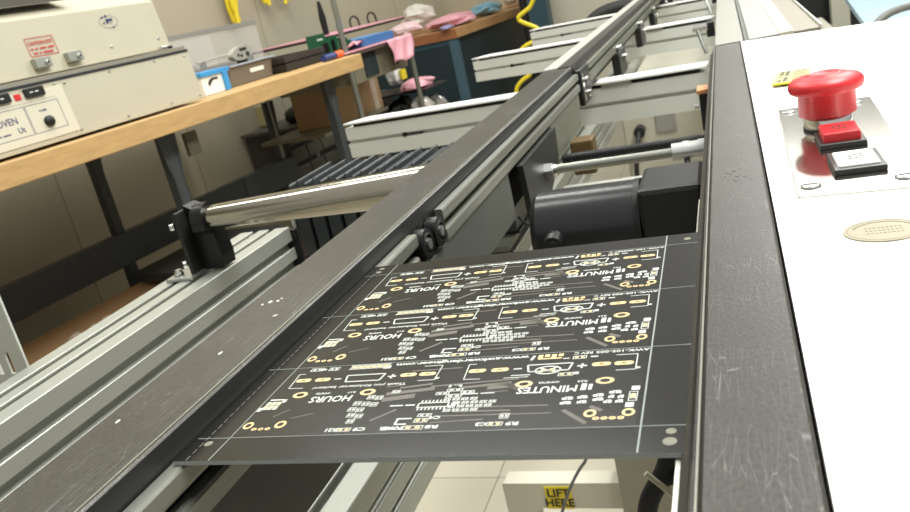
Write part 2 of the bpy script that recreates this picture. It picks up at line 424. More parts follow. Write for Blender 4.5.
# chrome handles at the right ends of the beams
for i, (x, y, z, lb) in enumerate(((-.034, 1.62, .915, 'chrome clamp lever at the far end of the scratched right rail'), (-.03, 2.35, .92, 'small chrome clamp lever at the top, beyond the other lever'))):
    H = thing('clamp_lever', (x, y, z-.02), lb, 'clamp', 'clamp levers on the right rail')
    MB().box(x-.006, x+.008, y-.006, y+.03, z-.02, z+.006).build('block', BLK, H, bevel=.001)
    p = MB(); p.frus((x-.030, y-.012, z), (x-.004, y-.012, z), .0065, n=20); p.build('knob', CHR, H)
    p = MB(); p.frus((x-.022, y-.014, z), (x-.010, y-.03, z-.045), .0035, n=12); p.build('handle', ZINC, H)
Sn = thing('limit_switch', (-.03, .97, .86), 'small black limit switch with an orange cap beside the right rail', 'switch')
MB().box(-.040, -.0265, .955, .985, .864, .906).build('housing', BLK, Sn, bevel=.001)
MB().box(-.042, -.0265, .953, .987, .906, .911).build('cap', mat('amber_cap', '#c98a5c', .4), Sn, bevel=.001)
p = MB(); p.frus((-.041, .955, .893), (-.046, .955, .893), .004, n=16); p.build('roller_tip', CHR, Sn)

# ---- slotted frame extrusion on the left
org(-.507, .2, .808)
fe = MB().prism(tslot(-.539, -.476, .808, .870, xs=(-.519, -.498), zs_r=(.850, .829), zs_l=(.85, .829), w=.0040), -.35, .752)
FE = fe.build('frame_extrusion', EXTR, bevel=.0006, seg=1); props(FE, 'wide slotted aluminium frame extrusion running along the left under the roller bracket', 'extrusion')
p = MB()
p.box(-.545, -.470, .7525, .757, .806, .866)
p.build('end_plate', BLKM, FE)
p = MB(); p.frus((-.470, .7545, .868), (-.470, .7545, .905), .0022, n=8); p.build('end_pin', ZINC, FE)
# lower extrusion
org(-.27, .8, .74)
le = MB().prism(tslot(-.301, -.239, .740, .800, xs=(-.281, -.261), zs_r=(.780, .760), zs_l=(.78, .76)), -.2, 2.3)
props(le.build('frame_extrusion', EXTR, bevel=.0006, seg=1), 'slotted aluminium extrusion seen below the front edge of the circuit board panel', 'extrusion')
# dark cover below the left rail
org(-.22, .2, .79)
props(MB().prism([(-.234, .80), (-.205, .80), (-.198, .876), (-.234, .876)], -.12, .185).build('cable_cover', BLK, bevel=.002), 'black cover tucked under the near end of the left rail', 'cover')

# ---- tapered roller with bracket
Ro = thing('tapered_roller', (-.5, .62, .87), 'brushed steel tapered roller on a black bracket, reaching under the left rail', 'roller')
p = MB(); p.frus((-.478, .628, .9225), (-.2352, .628, .9245), .0112, .0175, n=56); p.build('roller_shell', ROLL, Ro)
p = MB(); p.frus((-.4900, .628, .9225), (-.477, .628, .9225), .0152, n=32); br_ = p.build('bearing_housing', BLKM, Ro)
p = MB(); p.frus((-.489, .615, .916), (-.4765, .615, .916), .0034, n=12); p.build('bearing_screw', BLKM, br_)
bk = MB().prism([(.606, .872), (.640, .872), (.646, .884), (.636, .908), (.634, .93), (.606, .93)], -.492, -.479, 'x')
bk = MB()
bk.prism([(-.503, .872), (-.4775, .872), (-.476, .884), (-.4785, .908), (-.4785, .925), (-.5035, .938)], .626, .646, 'y')
bk.build('bracket', BLKM, Ro, bevel=.001)
MB().prism([(-.5065, .871), (-.5025, .871), (-.5025, .934), (-.5065, .934)], .612, .646, 'y').build('bracket_rib', DARKP, Ro, bevel=.0008)
ft = MB().box(-.530, -.499, .602, .646, .8703, .8735).build('bracket_foot', ZINC, Ro, bevel=.0008)
for x, y in ((-.520, .612), (-.511, .626)):
    p = MB(); p.lathe((x, y, .8735), [(.0048, 0), (.0048, .003), (.003, .0045), (.003, .006)], n=12); p.build('foot_bolt', CHR, ft)
bolts('bracket_screw', CHR, Ro, [((-.5085, .612, .922), (-.5115, .610, .922), .0032, 12), ((-.5085, .612, .884), (-.5105, .610, .884), .0032, 12)])

# ---- bank of dark fins beyond the roller
Fi = thing('finned_rack', (-.37, .9, .81), 'rack of upright dark plastic fins standing behind the steel roller', 'rack')
FIN = mat('smoky_grey_plastic', '#3a3e3f', .3, 0, .06, 60)
for i in range(13):
    x = -.503+i*.0208
    z1 = .907
    p = MB().prism([(x, .815), (x+.015, .815), (x+.0165, z1-.0005), (x+.0150, z1), (x+.0138, z1-.0022), (x+.0042, z1-.0060), (x+.003, z1-.0040), (x+.0015, z1-.0045)], .815, .905, 'y')
    p.build('fin', FIN, Fi, bevel=.0004, seg=1)
MB().box(-.505, -.236, .815, .955, .812, .815).build('back_tray', BLKM, Fi)
MB().box(-.468, -.240, .775, .826, .806, .812).build('base_lip', ALU_D, Fi)
MB().box(-.505, -.236, .952, .956, .812, .89).build('rear_panel', BLK, Fi)
# white perforated upright on the far left
Pu = thing('slotted_upright', (-.60, .45, 0), 'pale slotted shelf upright at the left edge of the view', 'upright')
up = MB()
u0, u1, yy = -.618, -.5575, .45
# perforated strip made from bars around three columns of slots, built face on
cols = [(-.612, -.607), (-.601, -.596), (-.590, -.585), (-.577, -.572)]
rows = [(.960-.034*i, .960-.034*i+.019) for i in range(14)]
zs = 1.0; zb = .0
xe = [u0]+[v for c in cols for v in c]+[u1]
for i in range(0, len(xe), 2): up.box(xe[i], xe[i+1], yy, yy+.002, zb, .99)
for c0, c1 in cols:
    prev = .99
    for r0, r1 in rows: up.box(c0, c1, yy, yy+.002, r1, prev); prev = r0
    up.box(c0, c1, yy, yy+.002, zb, prev)
up.box(u0, u0+.002, yy, yy+.025, zb, .99)
up.build('channel', mat('pale_grey_enamel', '#c3c6bd', .45), Pu)

# ================================================================== CIRCUIT BOARD PANEL
ZP = .942
PX, PY = -.19, .193
org(-.1065, .282, ZP-.0016)
pb = MB(); x0, x1, y0, y1 = -.1925, -.0212, .193, .374
pb.box(x0, x1, y0, y1, ZP-.0016, ZP)
pb.mi = [1 if i > 1 else 0 for i in range(6)]
PC = pb.build('circuit_board_panel', [MASK, FR4]); props(PC, 'black panel of three printed circuit boards spanning between the two rails', 'circuit board')
def mm(x, y): return (PX+x/1000, PY+y/1000)
sc = MB(); h = .00006
rows_y = [13.9, 64.8, 116.0, 167.3]
for y in rows_y: sc.line(mm(-1.5, y), mm(168.5, y), .00028, ZP, h)
sc.line(mm(12, 0.2), mm(12, 180.5), .0004, ZP, h); sc.line(mm(154.4, 0.2), mm(152.4, 180.5), .00055, ZP, h)
sc.build('score_lines', SCORE, PC)
sc = MB()
for i in range(45): sc.line(mm(2.6, .5+i*4), mm(2.6, 3.2+i*4), .00035, ZP, h)
sc.build('dashed_rout_line', SCOREF, PC)
for (x, y, r) in ((5.2, 10.5, 1.6), (163, 10.8, 1.5), (162.9, 5.6, 2.0), (4.5, 171.5, 1.5), (162, 173.5, 1.6), (4.5, 176.5, 1.4)):
    p = MB(); p.disc(mm(x, y), r/1000, r/1000, ZP, h, m=0); p.build('tooling_hole', TIN, PC)
def board(row):
    oy = 51.15*row
    def q(x, y): return mm(x, y+oy)
    b = MB(); c = [q(12.5, 14.3), q(152.6-.55*row, 64.4)]
    b.box(c[0][0], c[1][0], c[0][1], c[1][1], ZP, ZP+.00002)
    bo = b.build('board', MASK_B, PC)
    s = MB(); g = MB(); hl = MB(); t = MB(); z = ZP+.00002; H = .00005
    def rect(mb, x, y, w, d, m=0, a=0):
        cx, cy = q(x, y); w /= 2000; d /= 2000
        pts = [(-w, -d), (w, -d), (w, d), (-w, d)]; ca, sa = math.cos(a), math.sin(a)
        zz = z+(.00003 if mb is g else 0); mb.prism([(cx+px*ca-py*sa, cy+px*sa+py*ca) for px, py in pts], zz, zz+H, 'z', m)
    def frame(x, y, w, d, k=.4):
        rect(s, x, y-d/2, w, k); rect(s, x, y+d/2, w, k); rect(s, x-w/2, y, k, d+k); rect(s, x+w/2, y, k, d+k)
    def slot(x, y, w=6.6, d=2.6):
        cx, cy = q(x, y); pts = []
        for i in range(24):
            a = 2*PI*i/24; ox = (w-d)/2000*(1 if math.cos(a) > 0 else -1)
            pts.append((cx+ox+d/2000*math.cos(a), cy+d/2000*math.sin(a)))
        g.prism(pts, z, z+H, 'z'); hl.disc((cx, cy), .0009, .0004, z+H, .00002)
    def ringp(x, y, rx, ry=None):
        ry = ry or rx; g.disc(q(x, y), rx/1000, ry/1000, z, H); hl.disc(q(x, y), rx*.55/1000, ry*.55/1000, z+H, .00002)
    def via(x, y): g.disc(q(x, y), .00108, .00085, z, H); hl.disc(q(x, y), .0004, .0003, z+H, .00002)
    def txt(st, xr, yc, wd, ht, bold=.0):
        # reads upside down from the camera: starts at the right (xr) and runs to the left
        cx, cy = q(xr, yc+ht/2)
        s.text(st, ht/1000/.72, flat(cx, cy, z+H*.5, PI), width=wd/1000, ext=H/2, bold=bold)
    def comp(x, y, w=4.2, d=2.3, gold=True, lab=0):
        w -= .35; d -= .25; frame(x, y, w, d, .3)
        if gold:
            for dx in (-.24, .24): rect(g, x+dx*w, y, w*.26, d*.6)
        else:
            rect(s, x-w*.22, y, w*.26, d*.5); rect(s, x+w*.22, y, w*.26, d*.5)
        if lab: txt(random.choice(['R3', 'C12', 'R21', 'C7', 'D4', 'R14']), x+w/2+lab+3.4, y, 3.2, 2.0, .00006)
    for side, ox in (('L', 0), ('R', 72.0)):
        # battery / coil slots and the outlined part in between
        slot(20.7+ox, 53.9); slot(29.3+ox, 53.8)
        rect(s, 35.9+ox, 53.7, 3.0, .7)
        a0 = 39.8+ox; s0 = MB()
        for p_, r_ in (((a0-.6, 56.0), (a0+15.6, 56.0)), ((a0+15.6, 56.0), (a0+14.8, 51.0)), ((a0+14.8, 51.0), (a0+.6, 51.0)), ((a0+.6, 51.0), (a0-.6, 56.0))):
            s.line(q(*p_), q(*r_), .0006, z, H)
        rect(s, 59.0+ox, 53.4, 3.4, .8); rect(s, 59.0+ox, 53.4, .8, 3.2)
        slot(65.6+ox, 53.9); slot(73.3+ox, 53.8)
        for (p_, r_) in (((17.2, 47.9), (16.2, 59.2)), ((17.2, 47.9), (23.4, 47.7)), ((16.2, 59.2), (19, 59.2)), ((77.4, 60), (77.6, 49)), ((77.6, 49), (71, 48.9)), ((77.4, 60), (70, 60))):
            s.line(q(p_[0]+ox, p_[1]), q(r_[0]+ox, r_[1]), .00035, z, H)
        comp(78.4+ox, 50.1, 1.4, 1.2, False)
        ringp(25.3+ox+(15.4 if ox else 0), 42.4, 3.1, 2.2)
        ringp(53.7+ox+(14.6 if ox else 0), 42.2, 3.1, 2.2)
    # left half: HOURS
    txt('HOURS', 48.6, 38.2, 17.0, 4.2, .0001)
    txt('AMMETER', 38.0, 42.7, 6.2, 1.2, .00003); txt('R17', 48.5, 42.6, 3.2, 1.2, .00003)
    txt('Thank you Kickstarter backers!', 67.1, 47.1, 39.0, 1.7, .00003)
    txt('www.awkwardengineer.com', 110.3, 62.4, 53.0, 2.3, .00008)
    comp(22.6, 62.4, 5.6, 2.6, False); comp(30.4, 62.2, 4.6, 2.6, False); rect(s, 25.8, 62.2, 2.4, 1.2)
    rect(s, 46, 64.1, 17.5, .4); rect(s, 46, 61.1, 17.5, .4)
    for i in range(6): rect(g, 39.4+i*2.7, 62.5, 1.7, 1.7)
    for i in range(7): rect(s, 38.0+i*2.7, 62.5, .4, 2.6)
    rect(s, 54.0, 61.2, 3.0, 2.2)
    # six-pad part at the far left
    for i in range(3):
        for j in range(2):
            rect(s, 14.8+i*2.2, 33.6+j*3.0, 1.8, 2.5); rect(g, 14.8+i*2.2, 33.6+j*3.0, 1.3, 1.6)
    rect(s, 12.6+.6, 32.6, 1.6, 2.6); rect(s, 20.6, 38.4, 1.6, 2.2); rect(s, 16.8, 39.4, 5.6, .8)
    ringp(14.9, 21.6, 2.0, 2.3); ringp(28.2, 21.7, 2.2, 2.4)
    for x in (18.7, 21.5, 24.3): via(x, 19.1)
    # chain of small parts in the middle
    for (x, y) in ((56.8, 38.2), (60.2, 37.6), (53.0, 34.2), (56.6, 33.6), (60.0, 33.0), (52.6, 30.2), (56.0, 29.6), (54.0, 26.2), (57.4, 25.4), (55.6, 22.2)):
        comp(x, y, 2.9, 2.7, False)
    comp(55.5, 16.9, 5.2, 2.2); txt('R21', 53.0, 16.9, 4.4, 2.0, .0001); txt('C9', 63.6, 16.9, 4.6, 2.0, .0001)
    comp(65.4, 41.5, 3.2, 2.0, False)
    # controller outline with pins
    frame(83.2, 31.0, 11.0, 2.8, .5)
    for i in range(8):
        rect(s, 78.4+i*1.38, 33.5, .55, 1.4); rect(s, 78.4+i*1.38, 28.5, .55, 1.4)
    rect(s, 74.6, 31.4, 3.6, .7); rect(s, 69.4, 31.4, 5.0, .7); txt('U2', 92.5, 31.2, 2.8, 1.8, .0001)
    for (x, y, w) in ((84.2, 38.6, 5), (88.2, 40.6, 6), (89, 36.4, 6), (93.4, 38.8, 5)): comp(x, y, w, 1.9, False)
    txt('L1', 90, 43.4, 5, 1.4, .00006)
    # lower middle cluster
    rect(s, 75.6, 22.6, 5.6, .7); rect(s, 73.4, 20.8, .7, 3.4); rect(s, 75.4, 19.2, 4.4, .7)
    comp(82.2, 21.2, 5.0, 2.5); comp(80.8, 16.9, 7.2, 2.4); txt('C4', 88.6, 22.6, 4.0, 1.8, .0001); txt('POWER', 77.0, 16.8, 8.2, 1.9, .00015); txt('R8', 89.6, 17.0, 4.6, 1.9, .0001)
    comp(82.4, 24.4, 5.0, 2.0, False)
    # right of centre
    for j, (xa, xb) in enumerate(((86, 96), (90, 104), (89, 102), (88, 98))):
        x = xa; y = 34.6-j*2.4-.4
        while x < xb: comp(x+1.4, y, 2.6, 1.7, False); x += 3.2
    rect(s, 101, 37.4, 5.0, .6); rect(s, 94.6, 37.4, 6.0, .6); rect(s, 88.6, 37.4, 4.0, .6)
    comp(108.6, 17.6, 5.4, 2.2); txt('C3', 106.0, 17.6, 3.8, 1.9, .0001); txt('R9', 116.4, 17.4, 4.2, 1.9, .0001); comp(110.7, 22.2, 3.2, 3.0, False)
    # right half: MINUTES
    txt('MINUTES', 131.6, 37.8, 20.4, 4.2, .0001); rect(s, 133.8, 38.6, 1.8, 4.2); rect(s, 136.0, 38.4, 1.2, 3.6)
    txt('AMMETER', 125.0, 42.7, 7.4, 1.2, .00003); txt('R33', 134.4, 42.4, 3.2, 1.2, .00003)
    s.ring(q(119.2, 51.6), .0048, .0030, .0006, z, H); rect(s, 119.2, 51.6, 6.4, .7, a=.5); rect(s, 119.2, 51.6, 6.4, .7, a=-.5); rect(g, 117.6, 51.6, 1.8, 1.4); rect(g, 120.8, 51.8, 1.8, 1.4)
    comp(126.2, 47.9, 5.4, 2.2); rect(s, 129.8, 48.4, 1.6, 1.6); rect(s, 108.6, 47.4, 9.0, .35); rect(s, 110, 48.9, 7, .5)
    txt('AWK-105-005', 153.2-.5*row, 62.9, 18.6, 1.7, .00005); txt('REV C', 133.4, 62.9, 6.6, 1.7, .00005)
    comp(129.2, 59.9, 5.0, 2.2); rect(s, 124.4, 59.6, 2.4, .5); rect(s, 134.4, 59.9, 2.6, .8)
    for i in range(4): rect(g, 114.6+i*2.5, 62.0+.5*(i % 2), 1.8, 2.6-.7*(i % 2))
    rect(g, 118.4, 60.2, 8.6, .8); rect(s, 111.9, 61.4, 1.0, 3.4, a=-.2)
    for (x, y, w) in ((129.6, 31.4, 4.6), (129.4, 28.6, 4.6), (134.4, 31.8, 4.2), (134.6, 28.8, 4.0), (139.4, 32.6, 4.4), (139.6, 30.0, 4.4), (144.6, 34.2, 5.0), (143.6, 31.4, 2.4), (146.6, 31.2, 2.4), (142.8, 28.4, 3.4), (146.4, 28.4, 3.2)):
        rect(s, x-w*.22, y, w*.34, 1.3); rect(s, x+w*.2, y, w*.36, 1.3); rect(s, x+.3, y+1.0, w*.5, .35)
    comp(150.4-.4*row, 31.4, 2.8, 5.8, False); rect(g, 150.4-.4*row, 31.6, 1.4, 2.6)
    rect(s, 150.8-.4*row, 36.4, 2.6, 2.4); rect(s, 149.8-.4*row, 26.2, 2.6, 2.6)
    ringp(138.2, 21.9, 2.0, 2.2); ringp(149.9-.3*row, 21.9, 2.0, 2.2)
    for x in (140.4, 142.9, 145.4, 147.9): via(x, 18.9)
    # masked copper
    for (a, b_, w) in (((63.1, 22.1), (70.4, 28.9), 1.1), ((129.3, 24.5), (137.7, 16.3), 1.5), ((137.6, 26), (141.6, 23.4), 1.6), ((66, 44), (78, 46), 1.2), ((62, 40), (80, 42.5), 2.2), ((78, 44), (110, 46.5), .9), ((90, 42), (108, 44), 1.6), ((92, 26), (112, 25.6), .8), ((86, 23.6), (126, 23), .6), ((62, 36), (74, 38), 3.0),
                       ((100, 41), (113, 42), 2.4), ((100, 38), (108, 38.4), .5), ((98, 28.5), (124, 27.8), .7), ((86, 19.6), (104, 20.6), .6), ((60, 45.2), (66, 46), .6), ((22, 27), (26.5, 32), .6), ((30, 25.6), (38, 28.6), .5), ((104, 44), (110.6, 39), .35), ((105.2, 44), (111.8, 39), .35), ((106.4, 44), (113, 39), .35), ((66, 56.6), (86, 57.2), .7)):
        t.line(q(*a), q(*b_), w/1000, z, H*.4)
    s.build('silkscreen', SILK, bo); g.build('solder_pads', GOLD, bo); hl.build('drill_holes', HOLE, bo); t.build('copper_traces', TRACE, bo)
for r in range(3): board(r)

# ================================================================== CONTROL CONSOLE
Cn = thing('control_console', (.25, .4, 0), 'white control console with red emergency stop button, right of the scratched rail', 'control console')
MB().prism([(.0105, -.35), (.60, -.35), (.60, .86), (.172, .948), (.0105, 1.0)], .60, ZT, 'z').build('cabinet_top', WHITE, Cn, bevel=.0015)
MB().box(.03, .58, -.33, .84, 0, .60).build('pedestal', WHITE, Cn)
# steel button plate
pl = MB(); pl.prism([(.0215, .383), (.072, .378), (.079, .572), (.0245, .572)], ZT, ZT+.003, 'z')
BP = pl.build('button_plate', STEEL, Cn, bevel=.0012)
for x, y in ((.0275, .3895), (.066, .3870), (.030, .560), (.069, .559)):
    p = MB(); p.lathe((x, y, ZT+.003), [(.0046, 0), (.0046, .0006), (.0034, .0011)], n=24); p.cbox((x, y, ZT+.0042), (.006, .0008, .0002), 1); p.build('plate_screw', [ZINC, INK_K], BP)
# emergency stop
ex, ey = .0475, .503
E0 = MB(); E0.lathe((ex, ey, 0), [(.0140, .961), (.0152, .9615), (.0152, .9742), (.0178, .9744), (.0192, .9752), (.0200, .9775), (.0195, .9800), (.0178, .9818), (.0130, .9833), (.0088, .9838), (.0082, .9846), (.0076, .9838), (.0001, .9838)], n=64)
es = E0.build('emergency_stop_button', RED, Cn, label='red mushroom push cap')
E1 = MB(); E1.lathe((ex, ey, 0), [(.0128, .953), (.0128, .9605), (.0118, .961)], n=40); E1.build('collar', CHR, es)
E1 = MB(); E1.lathe((ex, ey, 0), [(.0136, .953), (.0136, .9545), (.0126, .9545)], n=40); E1.build('gasket', RUB, es)
def key(name, cx, cy, w, d, zk, m, ink, lb):
    k = MB(); k.box(cx-w/2, cx+w/2, cy-d/2, cy+d/2, ZT+.003, ZT+.0058); bz = k.build(name, mat('dark_grey_bezel', '#3b3b3a', .35, .4), Cn, bevel=.0006, label=lb)
    k = MB(); k.box(cx-w*.40, cx+w*.40, cy-d*.38, cy+d*.40, ZT+.003, zk); k.build('key_cap', m, bz, bevel=.0008)
    k = MB()
    for j in range(3):
        for i in range(3):
            k.box(cx-.0034+.0025*i, cx-.0034+.0025*i+.0022-.0004*((i+j) % 2), cy+.0034-.0034*j, cy+.0034-.0034*j+.0019, zk, zk+.00008)
    k.build('key_marking', ink, bz)
key('red_push_button', .0490, .4665, .0225, .031, .9605, REDK, INK_K, 'red square push button')
key('white_push_button', .0500, .4170, .0225, .033, .9568, WHITE, INK_K, 'white square push button')
# oval badge
bd = MB(); bd.disc((.0475, .3285), .0142, .0125, ZT, .0006, n=48); B_ = bd.build('oval_badge', mat('brushed_brass_tag', '#8f8872', .5, .3, .06, 90), Cn, bevel=.0002)
bd = MB()
bd.ring((.0475, .3285), .0130, .0113, .0003, ZT+.0006, .00005, n=48)
for i in range(22):
    a = PI*(.12+.76*i/21); bd.cbox((.0475+.0108*math.cos(a), .3285+.0092*math.sin(a), ZT+.00062), (.0009, .0011, .0001), R=Matrix.Rotation(a, 3, 'Z'))
for j in range(3):
    for i in range(9): bd.cbox((.0475-.006+.0015*i, .331-.003*j, ZT+.00062), (.0009, .0007, .0001))
bd.build('badge_engraving', mat('worn_engraving', '#6d6552', .6), B_)
# yellow data label with curled backing
lb = MB(); M_ = Matrix.Translation((.0425, .705, ZT+.0012)) @ Matrix.Rotation(-.12, 4, 'Z') @ Matrix.Rotation(math.radians(-2), 4, 'X')
lb.box(-.0128, .0135, -.034, .034, 0, .0007, 0, M_)
LB = lb.build('data_label', mat('pale_yellow_paper', '#a9a378', .8), Cn, label='pale yellow printed label')
lb = MB()
for i in range(4):
    for j in range(5):
        if random.random() < .8: lb.box(-.0095+.0042*(i % 2), -.0065+.0042*(i % 2), -.028+.006*j+.03*(i//2), -.024+.006*j+.03*(i//2), .0007, .0008, 0, M_)
for j in range(6): lb.box(.001, .011, -.024+.010*j, -.021+.010*j, .0007, .0008, 0, M_)
lb.build('label_printing', INK_K, LB)
lb = MB(); lb.box(-.0128, .0135, -.036, -.034, -.0004, .0009, 0, M_); lb.build('label_edge', YEL, LB)
lb = MB(); lb.box(.033, .052, .59, .645, ZT, ZT+.0004); lb.build('paper_strip', mat('ivory_paper', '#eeeadb', .7), Cn)
mk = MB()
for (a, b_) in (((.0445, .3640), (.0470, .3655)), ((.0470, .3655), (.0478, .3640)), ((.0478, .3640), (.0510, .3665))): mk.line(a, b_, .0005, ZT, .00004)
mk.build('pen_mark', INK_K, Cn)

# ---- deck and rail beyond the console
org(-.003, 2.3, .87)
fr2 = MB(); fr2.prism([(-.018, .88), (.0135, .88), (.0135, .9505), (-.018, .9505)], 1.004, 3.8)
props(fr2.build('conveyor_rail', mat('bright_aluminium', '#c0c0bb', .28, .8), bevel=.001), 'bright bare aluminium rail continuing beyond the dark scratched rail', 'conveyor rail')
Dk = thing('conveyor_deck', (.055, 2.3, .88), 'pale banded conveyor deck behind the white control console', 'conveyor deck')
MB().prism([(.0150, .89), (.0195, .89), (.0195, .948), (.0150, .948)], 1.004, 3.8).build('channel_edge', GREYP, Dk)
MB().prism([(.0197, .88), (.052, .88), (.052, .9505), (.0197, .9505)], 1.004, 3.8).build('white_band', mat('pale_grey_enamel_deck', '#8f8f8b', .4), Dk)
MB().prism([(.0522, .88), (.067, .88), (.067, .9515), (.0522, .9515)], 1.004, 3.8).build('cream_band', mat('cream_band', '#b5b19f', .5), Dk)
MB().prism([(.0672, .88), (.094, .88), (.094, .9500), (.0672, .9500)], 1.004, 3.8).build('beige_band', mat('beige_band', '#7d7769', .5), Dk)
MB().prism([(.0942, .88), (.0962, .88), (.0962, .953), (.0942, .953)], 1.004, 3.8).build('edge_trim', ALU_B, Dk)

# ---- machine under the far end
Mc = thing('machine_cabinet', (-.1, 1.9, 0), 'grey-beige machine cabinet with a black power lead, below the cross beams', 'cabinet')
MB().box(-.236, .25, 1.75, 2.6, .10, .785).build('body', mat('grey_beige_enamel', '#a5a292', .5, 0, .03, 10), Mc, bevel=.004)
MB().box(-.232, .25, 2.605, 2.9, .10, .70).build('rear_body', mat('grey_beige_enamel', '#a5a292'), Mc)
g = MB(); g.box(-.165, -.125, 1.745, 1.75, .705, .745)
g.build('vent', mat('grey_grille', '#7c7c74', .6), Mc)
p = MB(); p.frus((-.200, 1.75, .715), (-.200, 1.72, .715), .012, n=20); sk = p.build('power_plug', BLK, Mc)
MB().tube([(-.200, 1.725, .715), (-.203, 1.70, .70), (-.215, 1.69, .64), (-.218, 1.69, .45)], .005).build('power_lead', RUB, sk)

# ---- lifting foot and cables below the panel
Lf = thing('lifting_foot', (-.33, 1.1, .22), 'white steel machine foot with a yellow lift sticker, seen below the circuit board panel', 'machine foot')
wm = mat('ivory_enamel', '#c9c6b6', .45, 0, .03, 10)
lf = MB(); lf.box(-.432, -.231, 1.080, 1.112, .236, .300); lf.box(-.432, -.231, 1.080, 1.112, .236, .300)
lf = MB(); lf.prism([(-.428, .300), (-.428, .16), (-.378, .16), (-.378, .246), (-.370, .252), (-.231, .252), (-.231, .300)][::-1], 1.080, 1.114, 'y')
lf.build('bracket_frame', wm, Lf, bevel=.003)
MB().box(-.231, -.10, 1.06, 1.2, .2, .36).build('side_block', mat('mid_grey_enamel', '#9b998a', .5), Lf)  # plain grey enamel, darker than the ivory bracket frame
sk = MB(); sk.box(-.358, -.314, 1.0785, 1.080, .252, .294); skk = sk.build('warning_sticker', YEL, Lf)
sk = MB(); sk.text('LIFT', .021, facing_my(-.336, 1.078, .2755), align='CENTER', bold=.0006); sk.text('HERE', .021, facing_my(-.336, 1.078, .2570), align='CENTER', bold=.0006); sk.build('sticker_lettering', INK_K, skk)
org(-.07, .4, .5)
Cb = thing('cable_bundle', (-.07, .36, 0), 'thick black cable bundle with a clear tie under the right rail', 'cable')
MB().tube([(-.040, .372, .870), (-.048, .368, .835), (-.054, .362, .818), (-.063, .36, .806), (-.0675, .36, .792), (-.070, .36, .74), (-.072, .36, .5), (-.072, .36, .0)], .0052, 14).build('cable', RUB, Cb)
MB().tube([(-.026, .36, .822), (-.040, .36, .8185), (-.056, .361, .815)], .0040, 12).build('branch_cable', RUB, Cb)
MB().tube([(-.0625, .353, .824), (-.056, .353, .817), (-.049, .353, .809)], .0016, 8).build('cable_tie', mat('natural_nylon', '#b9b6a0', .4), Cb)
org(-.31, .9, 0)
props(MB().tube([(-.215, .90, .56), (-.228, .90, .47), (-.2486, .90, .446), (-.2726, .90, .4016), (-.30, .90, .33), (-.31, .90, .0)], .0022, 8).build('grey_wire', mat('grey_wire_sheath', '#77777a', .5)), 'thin grey wire hanging in front of the lift sticker', 'wire')

# ================================================================== WORKBENCH (bench frame)
setf(BEN)
Wb = thing('workbench', (-.37, .6, 0), 'maple topped workbench on charcoal steel legs, carrying the oven', 'workbench')
MB().box(-.76, 0, -1.6, 1.322, .915, .960).build('worktop', WOOD, Wb, bevel=.002)
def leg(y, x, zt=.915):
    # pressed steel leg, wide at the top
    p = MB()
    p.prism([(y-.030, zt), (y+.030, zt), (y+.026, zt-.05), (y+.017, zt-.11), (y+.015, 0), (y-.015, 0), (y-.017, zt-.11), (y-.026, zt-.05)], x-.022, x-.018, 'x')
    p.prism([(y+.013, zt), (y+.017, zt), (y+.017, 0), (y+.013, 0)], x-.04, x-.018, 'x')
    p.prism([(y-.017, zt), (y-.013, zt), (y-.013, 0), (y-.017, 0)], x-.04, x-.018, 'x')
    return p
for y, x in ((.485, -.045), (.745, -.60), (-.9, -.045), (-.65, -.60), (1.20, -.045)):
    leg(y, x).build('leg', BENCHM, Wb, bevel=.0008)
MB().box(-.055, -.045, .525, .565, .845, .90).build('outlet_box', mat('dark_olive_box', '#4c4838', .6), Wb)
MB().box(-.635, -.60, -1.6, 1.315, .522, .616).build('stringer', BENCHM, Wb, bevel=.002)
MB().box(-.60, -.30, .70, 1.1, .47, .495).build('foot_bar', BENCHM, Wb, bevel=.002)

# lower shelf of dark bins under the bench end
Bs = thing('bin_cabinet', (-.7, 1.9, .36), 'dark cabinet of small parts drawers against the block wall beyond the bench', 'parts cabinet')
MB().box(-.84, -.66, 1.68, 2.35, .36, .707).build('carcass', mat('charcoal_carcass', '#3a382f', .6), Bs)
MB().box(-.845, -.58, 1.66, 2.45, .708, .720).build('top_shelf', mat('dusty_steel', '#4a4842', .5), Bs)
for r in range(4):
    for c in range(6):
        y = 1.69+c*.108; z = .640-r*.072
        o = MB().prism([(-.66, z), (-.635, z+.010), (-.642, z+.056), (-.66, z+.056)][::1], y, y+.098, 'y')
        o.build('drawer', mat('brown_black_plastic', '#4a463b', .45), Bs, bevel=.002)
# wall outlet
ou = thing('wall_outlet', (-.845, 1.83, .725), 'small beige outlet box on the block wall under the bench', 'outlet')
bpx = MB().box(-.8495, -.815, 1.80, 1.86, .725, .81).build('box', mat('beige_box', '#9d9168', .5), ou, bevel=.003)
MB().box(-.815, -.808, 1.82, 1.84, .76, .78).build('socket', BLK, ou)
# red and green package, black pouch on the shelf
pk = thing('package', (-.65, 1.98, .72), 'white package with red and green print on the low shelf beyond the bench legs', 'package')
MB().box(-.68, -.62, 1.91, 2.07, .7205, .775).build('carton', WHITE, pk, bevel=.002)
for y0, y1, z0, z1 in ((1.94, 1.97, .727, .768), (2.02, 2.045, .757, .770)): MB().box(-.6197, -.619, y0, y1, z0, z1).build('red_print', RED, pk)
MB().box(-.6197, -.619, 1.995, 2.02, .734, .753).build('green_print', mat('green_ink', '#2c9a5a', .5), pk)
MB().box(-.6199, -.6193, 1.92, 2.06, .724, .755).build('black_print', INK_K, pk)
org(-.66, 1.82, .72); p = MB(); p.lathe((-.66, 1.82, .7205), [(.04, 0), (.055, .015), (.05, .045), (.03, .06), (.01, .064)], n=20); props(p.build('black_pouch', BLK), 'soft black pouch beside the red and green package', 'pouch')
